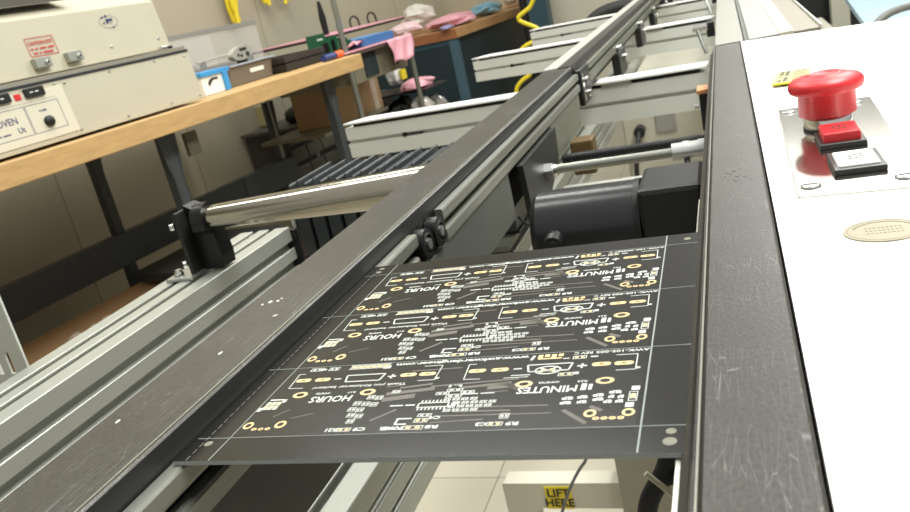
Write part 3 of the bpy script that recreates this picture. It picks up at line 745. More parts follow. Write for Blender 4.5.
# cardboard cartons beyond
Cx = thing('cardboard_box', (-.4, 1.73, .712), 'large brown cardboard box on the lowest rack shelf beyond the bench leg', 'cardboard box')
MB().box(-.50, -.30, 1.58, 1.90, .7125, .853).build('carton', CARD, Cx, bevel=.002)
MB().box(-.2995, -.2985, 1.83, 1.87, .713, .853).build('packing_tape', mat('shiny_tape', '#cbb9a4', .2), Cx)
# box on floor lower left with plastic wrap
Bx = thing('cardboard_box', (-.35, .3, .30), 'open tan cardboard box below the stringer, partly wrapped in clear film', 'cardboard box')
for (a, b_, c, d, z0, z1) in ((-.56, -.555, -.35, .78, .15, .47), (-.10, -.095, -.35, .78, .15, .44), (-.56, -.10, -.35, -.345, .15, .44), (-.56, -.10, .775, .78, .15, .44), (-.56, -.1, -.35, .78, .15, .155)):
    MB().box(a, b_, c, d, z0, z1).build('wall_panel', CARD, Bx)
MB().prism([(-.10, .44), (.10, .40), (.10, .403), (-.10, .443)], -.35, .78, 'y').build('flap', CARD, Bx)
MB().prism([(-.555, .47), (-.40, .40), (-.40, .403), (-.555, .473)], -.35, .78, 'y').build('flap', CARD, Bx)
# crumpled film
def crumple(x0, x1, y0, y1, z, amp, n=14, seed=1, slope=0.):
    rnd = random.Random(seed); v = []; f = []
    for j in range(n+1):
        for i in range(n+1):
            v.append((x0+(x1-x0)*i/n+rnd.uniform(-.3, .3)*(x1-x0)/n, y0+(y1-y0)*j/n+rnd.uniform(-.3, .3)*(y1-y0)/n, z+slope*(i/n)+rnd.uniform(-amp, amp)))
    for j in range(n):
        for i in range(n):
            a = j*(n+1)+i; f.append((a, a+1, a+n+2, a+n+1))
    return MB().add(v, f)
org(-.25, .55, .46); props(crumple(-.40, -.05, .28, .66, .475, .014, 16, 3).build('plastic_film', CLEARB), 'crumpled clear plastic film lying over the open tan cardboard box', 'plastic film')
# dark red crate behind the lower bar
org(-.2, .9, .3); props(MB().box(-.40, -.12, .80, 1.05, .30, .44).build('crate', mat('maroon_plastic', '#33221f', .5), bevel=.003), 'dark maroon crate on the floor under the workbench', 'crate')

# ---- oven
Ov = thing('benchtop_oven', (-.25, .1, .963), 'cream benchtop reflow oven with open lid, sitting on the maple bench', 'oven')
BOD = [(-.030, .966), (-.50, .966), (-.50, 1.085), (-.075, 1.085), (-.042, 1.083)]
MB().prism(BOD[::-1], -1.2, .612, 'y').build('lower_body', CREAM, Ov, bevel=.0015)
MB().prism([(-.045, 1.0835), (-.50, 1.0855), (-.50, 1.092), (-.045, 1.092)][::-1], -1.2, .614, 'y').build('seal_channel', CREAM_D, Ov)
MB().box(-.048, -.040, -1.2, .616, 1.078, 1.0835).build('seal_strip', mat('dark_gasket', '#2b2f33', .4), Ov)
# lid leaning back
LID = [(-.070, 1.094), (-.42, 1.094), (-.42, 1.262), (-.22, 1.262), (-.083, 1.205)]
MB().prism(LID[::-1], -1.2, .597, 'y').build('lid', CREAM, Ov, bevel=.002)
MB().prism([(-.10, 1.232), (-.16, 1.238), (-.16, 1.262), (-.10, 1.256)][::-1], -.9, .38, 'y').build('lid_handle', mat('lid_dark_strip', '#55524a', .5), Ov)
tl = -math.atan2(.013, .111)
def lidm(y, z, off=.001):   # point on the sloping front of the lid
    t = (z-1.094)/.111; return Matrix.Translation((-.070-.013*t+off, y, z)) @ Matrix.Rotation(tl, 4, 'Y') @ Matrix(((0, 0, 1, 0), (1, 0, 0, 0), (0, 1, 0, 0), (0, 0, 0, 1)))
def body_m(y, z, off=.001):
    t = (z-.966)/.117; return Matrix.Translation((-.030-.012*t+off, y, z)) @ Matrix.Rotation(-math.atan2(.012, .117), 4, 'Y') @ Matrix(((0, 0, 1, 0), (1, 0, 0, 0), (0, 1, 0, 0), (0, 0, 0, 1)))
# hinges
for y in (.216, .296):
    hb = MB().box(-.0015, .0350, -.006, .014, 0, .014, M=lidm(y, 1.112, 0)).build('hinge_block', ALU, Ov, bevel=.001)
    p = MB(); M_ = lidm(y+.024, 1.116, .015); p.lathe((0, 0, 0), [(.005, 0), (.005, .002), (.0035, .003)], n=14, M=M_); p.lathe((0, 0, 0), [(.0022, .003), (.0018, .0045)], n=10, m=1, M=M_); p.build('hinge_screw', [ZINC, INK_K], hb)
# warning label
wl = MB(); W_, H_ = .067, .037; M_ = lidm(.221, 1.130, .0012)
for (x0, x1, y0, y1) in ((0, W_, 0, .0014), (0, W_, H_-.0014, H_), (0, .0014, 0, H_), (W_-.0014, W_, 0, H_)): wl.box(x0, x1, y0, y1, 0, .0002, 0, M_)
wl.text('CAUTION HOT', .0105, M_ @ Matrix.Translation((.004, .0225, .0002)), width=.059, bold=.0003)
for y0, ws in ((.0130, (.006, .006, .016, .015)), (.0045, (.010, .005, .024))):
    x0 = .008 if y0 < .01 else .006
    for w_ in ws: wl.box(x0, x0+w_, y0, y0+.0038, .0002, .0004, 0, M_); x0 += w_+.0042
wl.build('warning_label', INK_R, Ov, label='red CAUTION HOT label')
# maker's oval
ov = MB(); M_ = lidm(.445, 1.174, .0012)
n = 40; v = []
for i in range(n):
    a = 2*PI*i/n; v += [(.026*math.cos(a), .0135*math.sin(a), 0), (.0252*math.cos(a), .0127*math.sin(a), 0)]
ov.add(v, [(2*i, (2*i+2) % (2*n), (2*i+3) % (2*n), 2*i+1) for i in range(n)], M=M_)
for x, y, r in ((-.013, .0105, .0026), (-.003, .0125, .0028), (.008, -.0125, .0024)): ov.lathe((x, y, 0), [(r, 0), (r, .0003)], n=10, M=M_)
for x0, x1, y0, y1 in ((-.006, .012, .001, .0065), (-.006, -.001, -.0035, .001), (-.0155, -.012, -.004, .0005), (.005, .009, -.0045, -.003)): ov.box(x0, x1, y0, y1, 0, .0003, 0, M_)
ov.build('maker_emblem', INK_B, Ov, label='blue oval emblem')
# screws
def screw(M_, r=.0035):
    p = MB(); p.lathe((0, 0, 0), [(r, 0), (r, .0012), (r*.5, .002)], n=12, M=M_); p.build('screw', ZINC, Ov)
for y, z in ((.425, 1.122), (.568, 1.121)): screw(lidm(y, z, .0005))
for y, z in ((.246, 1.071), (.366, 1.073), (.500, 1.074), (.598, 1.071), (.239, .977), (.368, .976), (.502, .976), (.600, .975), (.222, 1.073)): screw(body_m(y, z, .0005), .003)
# latch
p = MB(); p.box(-.062, -.048, .545, .565, 1.0925, 1.101, 0); p.box(-.062, -.048, .565, .580, 1.0925, 1.099, 1); p.build('latch', [CHR, BLK], Ov, bevel=.001)
# control panel
M_ = body_m(0, .966, .0008)
cp = MB(); cp.box(-.5, .236, .010, .104, 0, .0012, 0, M_); CP = cp.build('control_panel', mat('ivory_panel', '#d0cab6', .4), Ov, bevel=.0004)
k = MB()
for (x0, x1, y0, y1) in ((.136, .213, .025, .0260), (.136, .213, .0785, .0795), (.136, .137, .025, .0795), (.212, .213, .025, .0795),
                         (-.45, .134, .0785, .0795), (-.45, .134, .025, .0260), (.133, .134, .025, .0795), (-.5, .213, .0845, .0850)): k.box(x0, x1, y0, y1, .0012, .0014, 0, M_)
k.text('OVEN', .018, M_ @ Matrix.Translation((.066, .052, .0013)), width=.044, bold=.0003)
k.box(.046, .066, .035, .0375, .0012, .0014, 0, M_); k.box(.069, .086, .035, .0375, .0012, .0014, 0, M_)
k.text('Ut', .015, M_ @ Matrix.Translation((.103, .034, .0013)), bold=.0003)
k.box(.163, .167, .063, .0662, .0012, .0014, 0, M_); k.box(.169, .180, .063, .0662, .0012, .0014, 0, M_)
k.build('panel_lettering', INK_B, CP)
k = MB(); k.lathe((.174, .042, .0012), [(.0105, 0), (.0105, .006), (.0085, .008), (.0001, .008)], n=24, M=M_); k.build('rotary_knob', BLK, Ov)
for x0, x1, m_, nm in ((.146, .190, BLK, 'rocker_switch'), (.124, .138, RED, 'indicator_lamp'), (.070, .114, BLK, 'rocker_switch')):
    k = MB(); k.box(x0, x1, .092, .110 if m_ is BLK else .104, .0012, .0075 if m_ is BLK else .003, 0, M_); k.build(nm, m_, Ov, bevel=.0015)
k = MB()
for x in (.080, .156):
    for i in range(2): k.box(x+.012*i, x+.012*i+.007, .1003, .1022, .0076, .0077, 0, M_)
k.build('switch_marking', INK_W, CP)

# ---- things on the bench behind the oven
ct = thing('carton', (-.14, .78, .96), 'white carton with a blue lid and blue side, next to the oven', 'carton')
MB().box(-.20, -.125, .725, .812, .961, 1.008).build('white_body', WHITE, ct, bevel=.001)
MB().box(-.205, -.119, .722, .836, 1.008, 1.020).build('blue_lid', BLUE, ct, bevel=.001)
MB().box(-.21, -.118, .806, .824, .961, 1.008).build('blue_side', BLUE, ct, bevel=.001)
p = MB()
for i in range(8):
    a = .5+i*.2; p.cbox((-.1245, .775-.028*math.cos(a), .975+.024*math.sin(a)), (.0008, .009, .005), R=Matrix.Rotation(-(PI/2-a), 3, 'X'))
p.build('printed_arc', INK_K, ct)
bn = thing('storage_bin', (-.2, .95, .96), 'taupe plastic storage bin with a white label, at the front of the bench', 'storage bin')
p = MB(); p.prism([(.862, .961), (1.052, .961), (1.068, 1.014), (.874, 1.014)], -.152, -.15, 'x'); p.prism([(.862, .961), (1.052, .961), (1.068, 1.014), (.874, 1.014)], -.342, -.340, 'x')
p.box(-.342, -.15, .862, .866, .961, 1.014); p.box(-.342, -.15, 1.05, 1.056, .961, 1.014); p.box(-.342, -.15, .866, 1.05, .961, .964); p.build('bin_body', BROWNG, bn, bevel=.001)
p = MB(); p.box(-.154, -.143, .872, 1.078, 1.013, 1.017); p.build('rim', mat('bluish_rim', '#a9b5c0', .3), bn)
p = MB(); p.box(-.1495, -.149, .958, 1.022, .986, .997); p.build('label_plate', INK_W, bn)
# black stacking trays at the front
for i, (y0, y1, z0, z1, m_, lb) in enumerate(((1.085, 1.305, .961, .985, '#2b2723', 'low dark brown component tray right of the taupe bin'), (1.085, 1.312, .9855, 1.006, '#332e29', 'upper dark brown component tray stacked right of the taupe bin'))):
    org(-.2, 1.2, z0)
    p = MB(); p.box(-.34, -.12, y0, y1, z0, z0+.004)
    p.box(-.124, -.12, y0, y1, z0, z1-.002); p.box(-.34, -.336, y0, y1, z0, z1-.002); p.box(-.34, -.12, y0, y0+.004, z0, z1-.002); p.box(-.34, -.12, y1-.004, y1, z0, z1-.002)
    for k in range(5): p.box(-.336, -.124, y0+.03+k*.045, y0+.033+k*.045, z0, z1-.006)
    props(p.build('component_tray', mat('tray_plastic_%d' % i, m_, .5), bevel=.0006), lb, 'tray', 'dark component trays')
# black keyboard-like tray with pale bar
ks = thing('soldering_fixture', (-.5, 1.25, .96), 'long dark fixture with a pale steel bar across it, behind the trays', 'fixture')
MB().box(-.66, -.58, 1.10, 1.318, .961, 1.0).build('base', mat('fixture_black', '#2d2b28', .5), ks, bevel=.003)
p = MB(); p.frus((-.60, 1.12, 1.0), (-.60, 1.318, 1.006), .006, n=10); p.build('steel_bar', ALU_B, ks)
for y in (1.16, 1.22, 1.27): MB().box(-.65, -.62, y, y+.02, 1.0, 1.03).build('clip', BLK, ks, bevel=.002)
# grey remote gadget
gd = thing('hand_controller', (-.27, 1.09, 1.0), 'oval pale grey hand controller with a small dark display', 'controller')
p = MB(); pr = []
for i in range(28):
    a = 2*PI*i/28; pr.append((1.075+.05*math.cos(a), 1.042+.020*math.sin(a)+.004*math.cos(a)))
p.prism(pr, -.27, -.25, 'x'); p.build('shell', mat('light_grey_plastic', '#a7a59a', .4), gd, bevel=.003)
MB().box(-.25, -.2485, 1.063, 1.095, 1.048, 1.056).build('display', INK_K, gd)
for y, z, r in ((1.052, 1.038, .004), (1.066, 1.035, .004), (1.095, 1.036, .007)):
    p = MB(); p.frus((-.25, y, z), (-.247, y, z), r, n=12); p.build('button', INK_K, gd)
MB().box(-.268, -.252, 1.06, 1.09, 1.0065, 1.025).build('stand', BLKM, gd)
# clear plastic enclosure along the wall side
ce = thing('clear_enclosure', (-.46, 1.0, .96), 'large clear plastic enclosure standing at the back of the bench', 'enclosure')
p = MB(); p.box(-.363, -.360, .80, 1.318, .961, 1.125); p.box(-.56, -.557, .80, 1.318, .961, 1.125); p.box(-.557, -.363, .80, .803, .961, 1.125); p.box(-.56, -.36, .80, 1.318, 1.125, 1.128); p.build('panes', CLEAR, ce)
p = MB(); p.box(-.362, -.358, .80, 1.318, 1.118, 1.130); p.box(-.362, -.358, .797, .804, .961, 1.13); p.build('frame_bars', mat('grey_frame', '#8b8a82', .4), ce)
MB().box(-.54, -.40, .88, 1.0, 1.045, 1.053).build('inner_shelf', DARKP, ce)
for y in (.90, .955): MB().prism([(y-.012, .961), (y+.022, .961), (y+.012, 1.045), (y, 1.045)], -.46, -.45, 'x').build('inner_stand', DARKP, ce)
MB().box(-.53, -.42, 1.10, 1.30, .961, 1.02).build('inner_tray', mat('fixture_black', '#2d2b28', .5), ce, bevel=.002)
p = MB(); p.frus((-.42, 1.06, 1.040), (-.42, 1.31, 1.046), .005, n=10); p.build('inner_bar', ALU_B, ce)
MB().box(-.43, -.41, 1.08, 1.09, .961, 1.04).build('bar_post', BLKM, ce)
MB().box(-.43, -.41, 1.27, 1.28, .961, 1.04).build('bar_post', BLKM, ce)
# marker pen
mp_ = thing('marker', (-.08, 1.28, .96), 'blue marker with an orange cap at the end of the workbench', 'marker')
p = MB(); p.frus((-.06, 1.20, .9715), (-.06, 1.265, .9715), .0105, n=20); p.build('barrel', NAVY, mp_)
p = MB(); p.frus((-.06, 1.265, .9715), (-.06, 1.305, .9715), .0115, n=20); p.build('cap', ORG, mp_)
# yellow bundles hanging on the wall
def bundle(y0, z1, z0, w, seed, label, n=9):
    rnd = random.Random(seed); org(-.82, y0, z0); p = MB()
    for i in range(n):
        y = y0+rnd.uniform(-w, w)*.5; x = -.825+rnd.uniform(0, .03)
        p.tube([(x, y+rnd.uniform(-w, w)*.3, z1), (x+.012, y+rnd.uniform(-w, w), (z1*2+z0)/3), (x, y+rnd.uniform(-w, w), (z1+z0*2)/3), (x, y+rnd.uniform(-w, w)*.6, z0+rnd.uniform(0, .03))], .0085, 8)
    props(p.build('cord_bundle', YEL), label, 'cord bundle', 'yellow cord bundles hanging on the wall')
bundle(1.80, 1.40, 1.13, .022, 1, 'longest yellow cord bundle hanging on the block wall above the bin')
bundle(2.02, 1.42, 1.19, .02, 2, 'short yellow cord bundle on the wall, middle of the three', 6)
bundle(2.17, 1.42, 1.185, .018, 3, 'short yellow cord bundle on the wall, nearest the steel post', 6)

# ================================================================== OPEN RACK BEYOND THE BENCH
Rk = thing('open_rack', (-.3, 1.6, 0), 'open steel rack with slim posts, between the maple bench and the teal cabinet', 'rack')
leg(1.60, -.60, .84).build('leg', BENCHM, Rk, bevel=.0008)
MB().box(-.635, -.60, 1.318, 1.65, .522, .616).build('stringer', BENCHM, Rk, bevel=.002)
pm = mat('grey_post', '#8c8d83', .35, .6)
for y, x, zt in ((1.43, -.12, 1.7), (1.60, -.62, .95), (1.88, -.12, .95), (1.88, -.66, .95)):
    p = MB(); p.frus((x, y, 0), (x, y, zt), .0095, n=14); p.build('post', pm, Rk)
MB().box(-.68, -.095, 1.345, 1.88, .952, .962).build('shelf', mat('pink_lined_shelf', '#6b5a58', .5), Rk)
MB().box(-.68, -.25, 1.56, 2.15, 1.018, 1.026).build('upper_shelf', BLK, Rk)
for y in (1.60, 2.1): MB().box(-.66, -.64, y, y+.02, .962, 1.018).build('shelf_bracket', BLKM, Rk)
MB().box(-.56, -.28, 1.42, 1.895, .70, .712).build('lower_shelf', OLIVE, Rk)
MB().box(-.44, -.10, 1.895, 2.18, .60, .612).build('end_shelf', OLIVE, Rk)
org(-.1, 1.6, .962); props(MB().box(-.66, -.088, 1.35, 1.86, .9625, .966).build('antistatic_sheet', PINK), 'flat pink antistatic sheet covering the middle rack shelf', 'sheet')
org(-.1, 1.75, .9)
v = []; f = []; nx, nz = 12, 10
for j in range(nz+1):
    for i in range(nx+1):
        y = 1.655+(.20-.10*(j/nz)*.5)*i/nx+.02*j/nz; d = j/nz
        v.append((-.086+.012*math.sin(i*1.1+j*.4)*d+.01*d, y, .968-.085*d+.008*math.sin(i*.8)*d))
for j in range(nz):
    for i in range(nx): a = j*(nx+1)+i; f.append((a, a+1, a+nx+2, a+nx+1))
hs = MB().add(v, f, 0, True); ho = hs.build('antistatic_bag', PINK); sm = ho.modifiers.new('thickness', 'SOLIDIFY'); sm.thickness = .0015
props(ho, 'pink antistatic bag hanging over the front edge of the rack shelf', 'bag')
bt = thing('parts_tray', (-.2, 1.68, .966), 'blue plastic tray on the pink covered rack shelf', 'tray')
p = MB(); p.box(-.28, -.13, 1.56, 1.80, .966, .969); p.box(-.134, -.13, 1.56, 1.80, .966, .994); p.box(-.28, -.276, 1.56, 1.80, .966, .994); p.box(-.28, -.13, 1.56, 1.564, .966, .994); p.box(-.28, -.13, 1.796, 1.80, .966, .994); p.build('tray_body', BLUE_D, bt, bevel=.001)
MB().box(-.27, -.14, 1.575, 1.785, .99, .997).build('contents', mat('pale_foam', '#5d86b0', .7), bt)
# green boards standing in a slotted holder
for i in range(7):
    y = 1.385+i*.021; h_ = (.055, .075, .06, .05, .04, .045, .035)[i]; gx = -.18 if i != 1 else -.21
    org(gx, y, .966); B_ = MB().box(gx-.035, gx+.04, y, y+.002, .9665, .9665+h_).build('green_board', GREENP)
    props(B_, ('green circuit board on edge by the rack post, %s' % ('nearest the post', 'tallest of the row', 'third from the post', 'middle of the row', 'third from blue tray', 'second from blue tray', 'nearest the blue tray')[i]), 'circuit board', 'green circuit boards standing on the rack')
    p = MB(); p.box(gx-.025, gx-.005, y-.004, y, .975, .985); p.box(gx+.01, gx+.03, y-.004, y, .98, .9665+h_*.8); p.build('chips', INK_W if i % 2 else BLK, B_)
org(-.2, 1.52, .966); props(crumple(-.20, -.12, 1.47, 1.58, .985, .010, 6, 8).build('pink_bag', PINK), 'small crumpled pink bag beside the green boards', 'bag')
org(-.4, 1.6, 1.026); props(MB().box(-.60, -.248, 1.57, 2.14, 1.0265, 1.030).build('antistatic_sheet', PINK), 'pink antistatic sheet on the black upper rack shelf', 'sheet')
for i, (y, h_, m_, lb) in enumerate(((1.70, .12, BLKM, 'black handled hand tool standing on the upper rack shelf'), (1.80, .05, BLUE, 'small blue bottle standing on the upper rack shelf'))):
    org(-.35, y, 1.03); p = MB(); p.lathe((-.35, y, 1.03), [(.011, 0), (.013, h_*.5), (.009, h_*.8), (.006, h_)], n=14); props(p.build('hand_tool' if i == 0 else 'small_bottle', m_), lb, 'tool' if i == 0 else 'bottle')
for i, y in enumerate((1.92, 2.06)):
    org(-.35, y, 1.03); p = MB(); pts = [(-.35, y-.035, 1.034), (-.35, y-.04, 1.06), (-.35, y-.01, 1.075), (-.35, y+.025, 1.065), (-.35, y+.03, 1.034)]
    p.tube(pts, .004, 8); props(p.build('cable_loop', RUB), ('black cable loop on the upper rack shelf, nearer the blue bottle', 'black cable loop on the upper rack shelf, nearer the teal cabinet')[i], 'cable')
# olive grey unit with slots below the shelf
og = thing('power_unit', (-.2, 1.6, .855), 'olive grey steel unit with dark slots under the rack shelf', 'power unit')
MB().box(-.45, -.125, 1.46, 1.85, .855, .951).build('casing', OLIVE, og, bevel=.002)
MB().box(-.125, -.121, 1.53, 1.62, .865, .945).build('dark_window', TEAL_D, og); MB().box(-.125, -.121, 1.745, 1.775, .875, .935).build('dark_window', BLK, og)
MB().box(-.45, -.15, 1.36, 1.45, .92, .951).build('black_ledge', BLK, og)
# pile of bagged parts
def bag(name, x, y, z, sx, sy, sz, m, label, seed, cat='bag'):
    rnd = random.Random(seed); org(x, y, z-sz*.5); p = MB(); n, k = 12, 7; v = []
    for j in range(k+1):
        t = PI*j/k
        for i in range(n):
            a = 2*PI*i/n; r = 1+rnd.uniform(-.22, .22)
            v.append((x+sx*math.sin(t)*math.cos(a)*r, y+sy*math.sin(t)*math.sin(a)*r, z+sz*max(-.5, math.cos(t))*(1+rnd.uniform(-.1, .1))))
    f = [(j*n+i, j*n+(i+1) % n, (j+1)*n+(i+1) % n, (j+1)*n+i) for j in range(k) for i in range(n)]
    p.add(v, f, 0, False); o = p.build(name, m); return props(o, label, cat)
MB_ = None
bag('plastic_bag', -.16, 1.955, .665, .05, .06, .055, mat('milky_bag', '#b3ada6', .25, 0, .1, 20), 'milky plastic bag of parts right of the large cardboard box', 4)
bag('plastic_bag', -.15, 2.07, .655, .045, .05, .045, mat('silver_bag', '#8f8d88', .2, .4, .15, 20), 'silvery plastic bag leaning beside the milky bag', 5)
bag('black_bag', -.28, 2.02, .65, .06, .11, .075, BLK, 'black bag standing behind the milky plastic bag', 9)
bc = thing('bag_carrier', (-.35, 2.08, .612), 'small dark stand carrying the flat pink bag', 'stand')
MB().box(-.44, -.37, 1.95, 2.12, .6125, .74).build('stand_body', BLKM, bc, bevel=.002)
MB().box(-.44, -.12, 1.93, 2.14, .74, .748).build('stand_top', BLKM, bc, bevel=.002)
bag('pink_bag', -.20, 2.03, .762, .06, .10, .026, PINK, 'flat pink bag lying left of the yellow sticker', 6)
wb = bag('white_container', -.33, 2.10, .80, .035, .035, .06, WHITE, 'white container with a yellow sticker in front of the teal cabinet', 11, 'container')
p = MB(); p.box(-.297, -.288, 2.08, 2.125, .785, .825)
y_ = p.build('yellow_sticker', YEL, wb)
# ================================================================== TEAL BENCH
TF = Frame((-1.215, 3.80, 0), -math.radians(4.5)); setf(TF)
Tb = thing('teal_workbench', (-.2, .8, 0), 'teal steel workbench with a wooden top in the far left corner', 'workbench')
MB().box(-.545, 0, 0, 2.4, .872, .917).build('worktop', mat('pale_worktop', '#b58a5c', .5, 0, .1, 14), Tb, bevel=.002)
MB().box(-.545, .001, -.002, 0, .872, .915).build('end_band', WOOD_B, Tb)
MB().box(-.05, -.01, .005, .045, 0, .87).build('leg', mat('blue_grey_steel', '#3f5965', .45), Tb, bevel=.002)
MB().box(-.545, -.505, .005, .045, 0, .87).build('leg', mat('blue_grey_steel', '#51707c'), Tb, bevel=.002)
MB().box(-.50, -.05, .012, .02, .0, .865).build('end_panel', TEAL_D, Tb)
MB().box(-.51, -.04, .008, .03, .845, .872).build('end_rail', TEAL, Tb)
MB().box(-.545, -.03, .05, 1.22, 0, .868).build('side_panel', TEAL_D, Tb)
dp = MB().box(-.545, -.008, 1.22, 1.86, 0, .870).build('drawer_unit', TEAL, Tb, bevel=.002)
for i in range(8):
    z = .80-i*.092
    d = MB().prism([(-.008, z), (.012, z+.015), (.008, z+.05), (-.008, z+.055)], 1.32, 1.72, 'y').build('drawer', mat('silver_drawer', '#8f9a9c', .4, .3), Tb, bevel=.002)
MB().box(-.545, -.008, 1.86, 2.4, 0, .870).build('end_cabinet', TEAL, Tb)
# clutter on the teal bench
bag('pink_bag', -.12, .28, .945, .10, .22, .035, PINK, 'pink antistatic bags heaped on the teal workbench', 21)
bag('pink_bag', -.30, .10, .955, .08, .10, .035, mat('pale_pink_bag', '#eccfd2', .4), 'pale pink bag at the near corner of the teal workbench', 22)
bag('lilac_bag', -.05, .02, .928, .03, .06, .012, mat('lilac_film', '#9893bd', .3), 'small lilac bag under the pink bags on the teal workbench', 23)
bag('white_bag', -.33, .35, 1.0, .08, .12, .06, mat('white_paper_bag', '#d9d4c8', .6), 'white paper bag behind the pink bags', 24)
bag('blue_bag', -.12, .82, .95, .08, .16, .04, mat('pale_blue_film', '#86b7cc', .3), 'pale blue plastic bag on the teal workbench', 25)
bag('green_pad', -.22, 1.05, .95, .08, .12, .03, mat('green_film', '#4c9a78', .4), 'green wrapped packet beside the pale blue bag', 26)
bag('grey_bag', -.15, 1.5, .95, .08, .2, .035, mat('grey_paper', '#b3a998', .6), 'crumpled grey paper on the far end of the teal workbench', 27)
# ---- yellow coiled cord and black pole
setf(WORLD)
YC = thing('air_hose', (-.78, 3.3, .6), 'yellow air hose hanging down behind the cross beams', 'hose')
def ya(px, py, Y):   # measured lens direction turned into a place at distance Y
    R_ = ((.9331, .1018, .3449), (.29, .3544, -.889), (-.2128, .9295, .3011)); c = ((px-455)/809.65, -(py-256)/809.65, -1)
    d = [sum(a*b for a, b in zip(r, c)) for r in R_]; t = Y/d[1]; return (d[0]*t, Y, max(.03, 1.07+d[2]*t))
MB().tube([ya(x, y, 3.25) for x, y in ((536, -14), (532, 6), (524, 12), (517, 18), (521, 22), (533, 26), (540, 30), (538, 40), (526, 45), (519, 52), (524, 58), (528, 66), (532, 74), (522, 80), (515, 90), (520, 110), (540, 250), (548, 380))], .0085, 10).build('hose', YEL, YC)
org(-.9, 3.5, 0); p = MB(); a = ya(526, 20, 3.5); p.frus((a[0], 3.5, 0), (a[0], 3.5, 1.6), .018, n=14)
props(p.build('black_pole', BLKM), 'black pole standing next to the yellow air hose', 'pole')
org(-.9, 4.2, 0); a = ya(545, 20, 4.2); props(MB().box(a[0]-.08, a[0]+.02, 4.2, 4.3, 0, 1.5).build('teal_post', TEAL), 'teal steel post behind the yellow air hose', 'post')
# pale cabinet at the back, and dark hose arch
a = ya(548, 20, 4.4); Pc = thing('pale_machine', (a[0]+.8, 4.6, 0), 'pale beige machine housing filling the background behind the beams', 'machine')
MB().box(a[0], a[0]+2.2, 4.4, 5.2, 0, 1.6).build('housing', mat('pale_beige_enamel', '#bdb8a6', .5, 0, .02, 6), Pc, bevel=.01)
MB().box(a[0]+.30, a[0]+2.2, 4.39, 4.4, .80, .84).build('ledge', mat('ledge_enamel', '#a7a190', .5), Pc)
Ar = thing('bent_duct', (-.8, 3.6, .5), 'dark curved duct arching behind the far cross beam', 'duct')
MB().tube([ya(x, y, 3.6) for x, y in ((582, 420), (583, 250), (584, 60), (586, 30), (590, 22), (600, 13), (615, 7), (635, 3), (655, 0), (680, 0))], .025, 14).build('duct', mat('dark_duct', '#2f2f2d', .6), Ar)
# ---- background on the right
Bm = thing('dark_machine', (.8, 3.2, 0), 'black machine behind the white console in the top right', 'machine')
MB().box(.12, 1.6, 3.05, 3.9, 0, 1.5).build('casing', mat('near_black_enamel', '#121312', .5), Bm)
org(.335, 2.98, 0); props(MB().box(.312, .366, 2.95, 3.0, 0, 1.4).build('pale_post', mat('pale_grey_post', '#a9a899', .5), bevel=.003), 'pale upright post in front of the black machine', 'post')
Bt = thing('blue_bench', (.6, 1.9, 0), 'light blue covered bench top at the right edge', 'bench')
q0 = [ya(x, y, Y)[:2] for x, y, Y in ((860, 14, 2.2), (905, 6, 2.2))]
MB().prism([(.275, 1.95), (.9, 1.80), (.9, 2.75), (.33, 2.75)], .80, .815, 'z').build('bench_top', mat('light_blue_mat', '#9db4c0', .5, 0, .12, 12), Bt, bevel=.002)
MB().prism([(.275, 1.945), (.9, 1.795), (.9, 1.80), (.275, 1.95)], .775, .815, 'z').build('front_edge', mat('beige_trim', '#b5ad97', .5), Bt)
for x in (.33, .85): MB().box(x, x+.04, 2.0, 2.04, 0, .80).build('leg', GREYP, Bt)
org(.4, 2.0, .83); props(MB().tube([(.27, 1.9, .80), (.285, 1.9, .835), (.33, 1.92, .85), (.42, 1.95, .845), (.6, 2.05, .84)], .008, 10).build('grey_cable', mat('grey_cable', '#6e6e68', .5)), 'grey cable curling over the blue bench', 'cable')
org(.45, 1.9, .83); props(MB().tube([(.34, 1.80, .80), (.40, 1.84, .835), (.47, 1.88, .855), (.6, 1.95, .87)], .008, 10).build('black_cable', RUB), 'black cable lying across the blue bench at the right edge', 'cable')

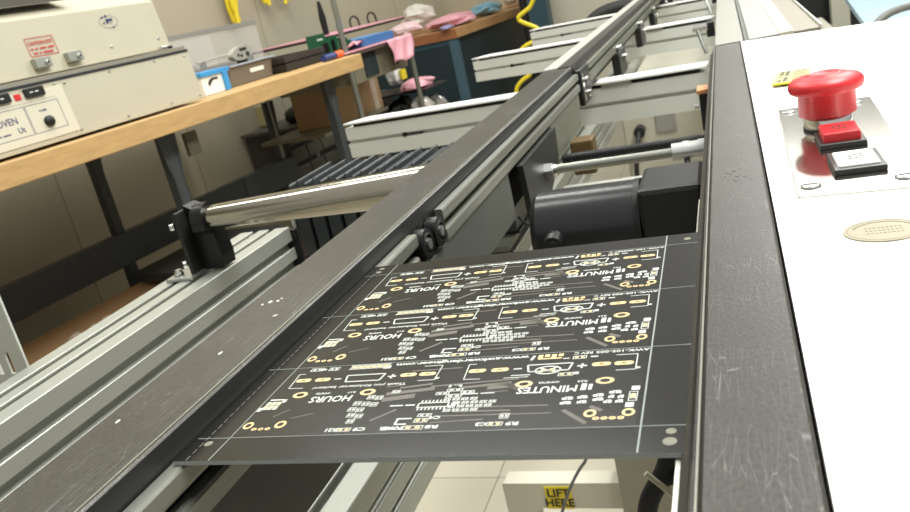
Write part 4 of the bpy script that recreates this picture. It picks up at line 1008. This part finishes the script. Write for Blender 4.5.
# ================================================================== LIGHT, WORLD, CAMERA
def area(name, loc, size, power, col=(1, 1, .95), tgt=None):
    l = bpy.data.lights.new(name, 'AREA'); l.shape = 'RECTANGLE'; l.size, l.size_y = size; l.energy = power; l.color = col
    o = bpy.data.objects.new(name, l); COL.objects.link(o); o.location = loc
    if tgt: o.rotation_euler = (Vector(tgt)-Vector(loc)).to_track_quat('-Z', 'Y').to_euler()
    return o
area('ceiling_lamp', (.55, .75, 2.6), (.5, 1.3), 56)
area('ceiling_lamp', (-1.15, 1.0, 2.7), (1.5, .16), 16)
area('ceiling_lamp', (-1.0, 2.25, 2.7), (1.3, .25), 24)
area('ceiling_lamp', (.9, 3.3, 2.75), (.6, 1.4), 38)
area('ceiling_lamp', (.7, 5.6, 2.7), (1.6, .6), 50)
w = bpy.data.worlds.new('world'); S.world = w; w.use_nodes = True
nt = w.node_tree; N = nt.nodes; L = nt.links; bg = N['Background']
tc = N.new('ShaderNodeTexCoord'); sp = N.new('ShaderNodeSeparateXYZ'); L.new(tc.outputs['Generated'], sp.inputs[0])
rp = N.new('ShaderNodeValToRGB'); mr = N.new('ShaderNodeMapRange'); mr.inputs['From Min'].default_value = -1; mr.inputs['From Max'].default_value = 1
L.new(sp.outputs['Z'], mr.inputs['Value']); L.new(mr.outputs['Result'], rp.inputs['Fac'])
e = rp.color_ramp.elements; e[0].position = .0; e[0].color = (.12, .115, .10, 1); e[1].position = 1; e[1].color = (.52, .52, .50, 1)
k = e.new(.5); k.color = (.30, .29, .265, 1); k = e.new(.66); k.color = (.46, .455, .43, 1)
L.new(rp.outputs['Color'], bg.inputs['Color']); bg.inputs['Strength'].default_value = 1.0
cd = bpy.data.cameras.new('camera'); cam = bpy.data.objects.new('camera', cd); COL.objects.link(cam)
cd.sensor_width = 36; cd.lens = 36*809.65/910; cd.clip_start = .01; cd.clip_end = 60
Rm = Matrix(((.9331, .1018, .3449), (.29, .3544, -.889), (-.2128, .9295, .3011)))
# orthonormalise (columns are the camera axes)
c0 = Rm.col[0].normalized(); c2 = (Rm.col[2]-Rm.col[2].dot(c0)*c0).normalized(); c1 = c2.cross(c0)
M_ = Matrix((c0, c1, c2)).transposed().to_4x4(); M_.translation = (0, 0, 1.07); cam.matrix_world = M_
cd.dof.use_dof = True; cd.dof.focus_distance = .37; cd.dof.aperture_fstop = 30
S.camera = cam
S.view_settings.view_transform = 'Standard'; S.view_settings.look = 'None'; S.view_settings.exposure = .3; S.view_settings.gamma = 1
S.view_settings.use_curve_mapping = False
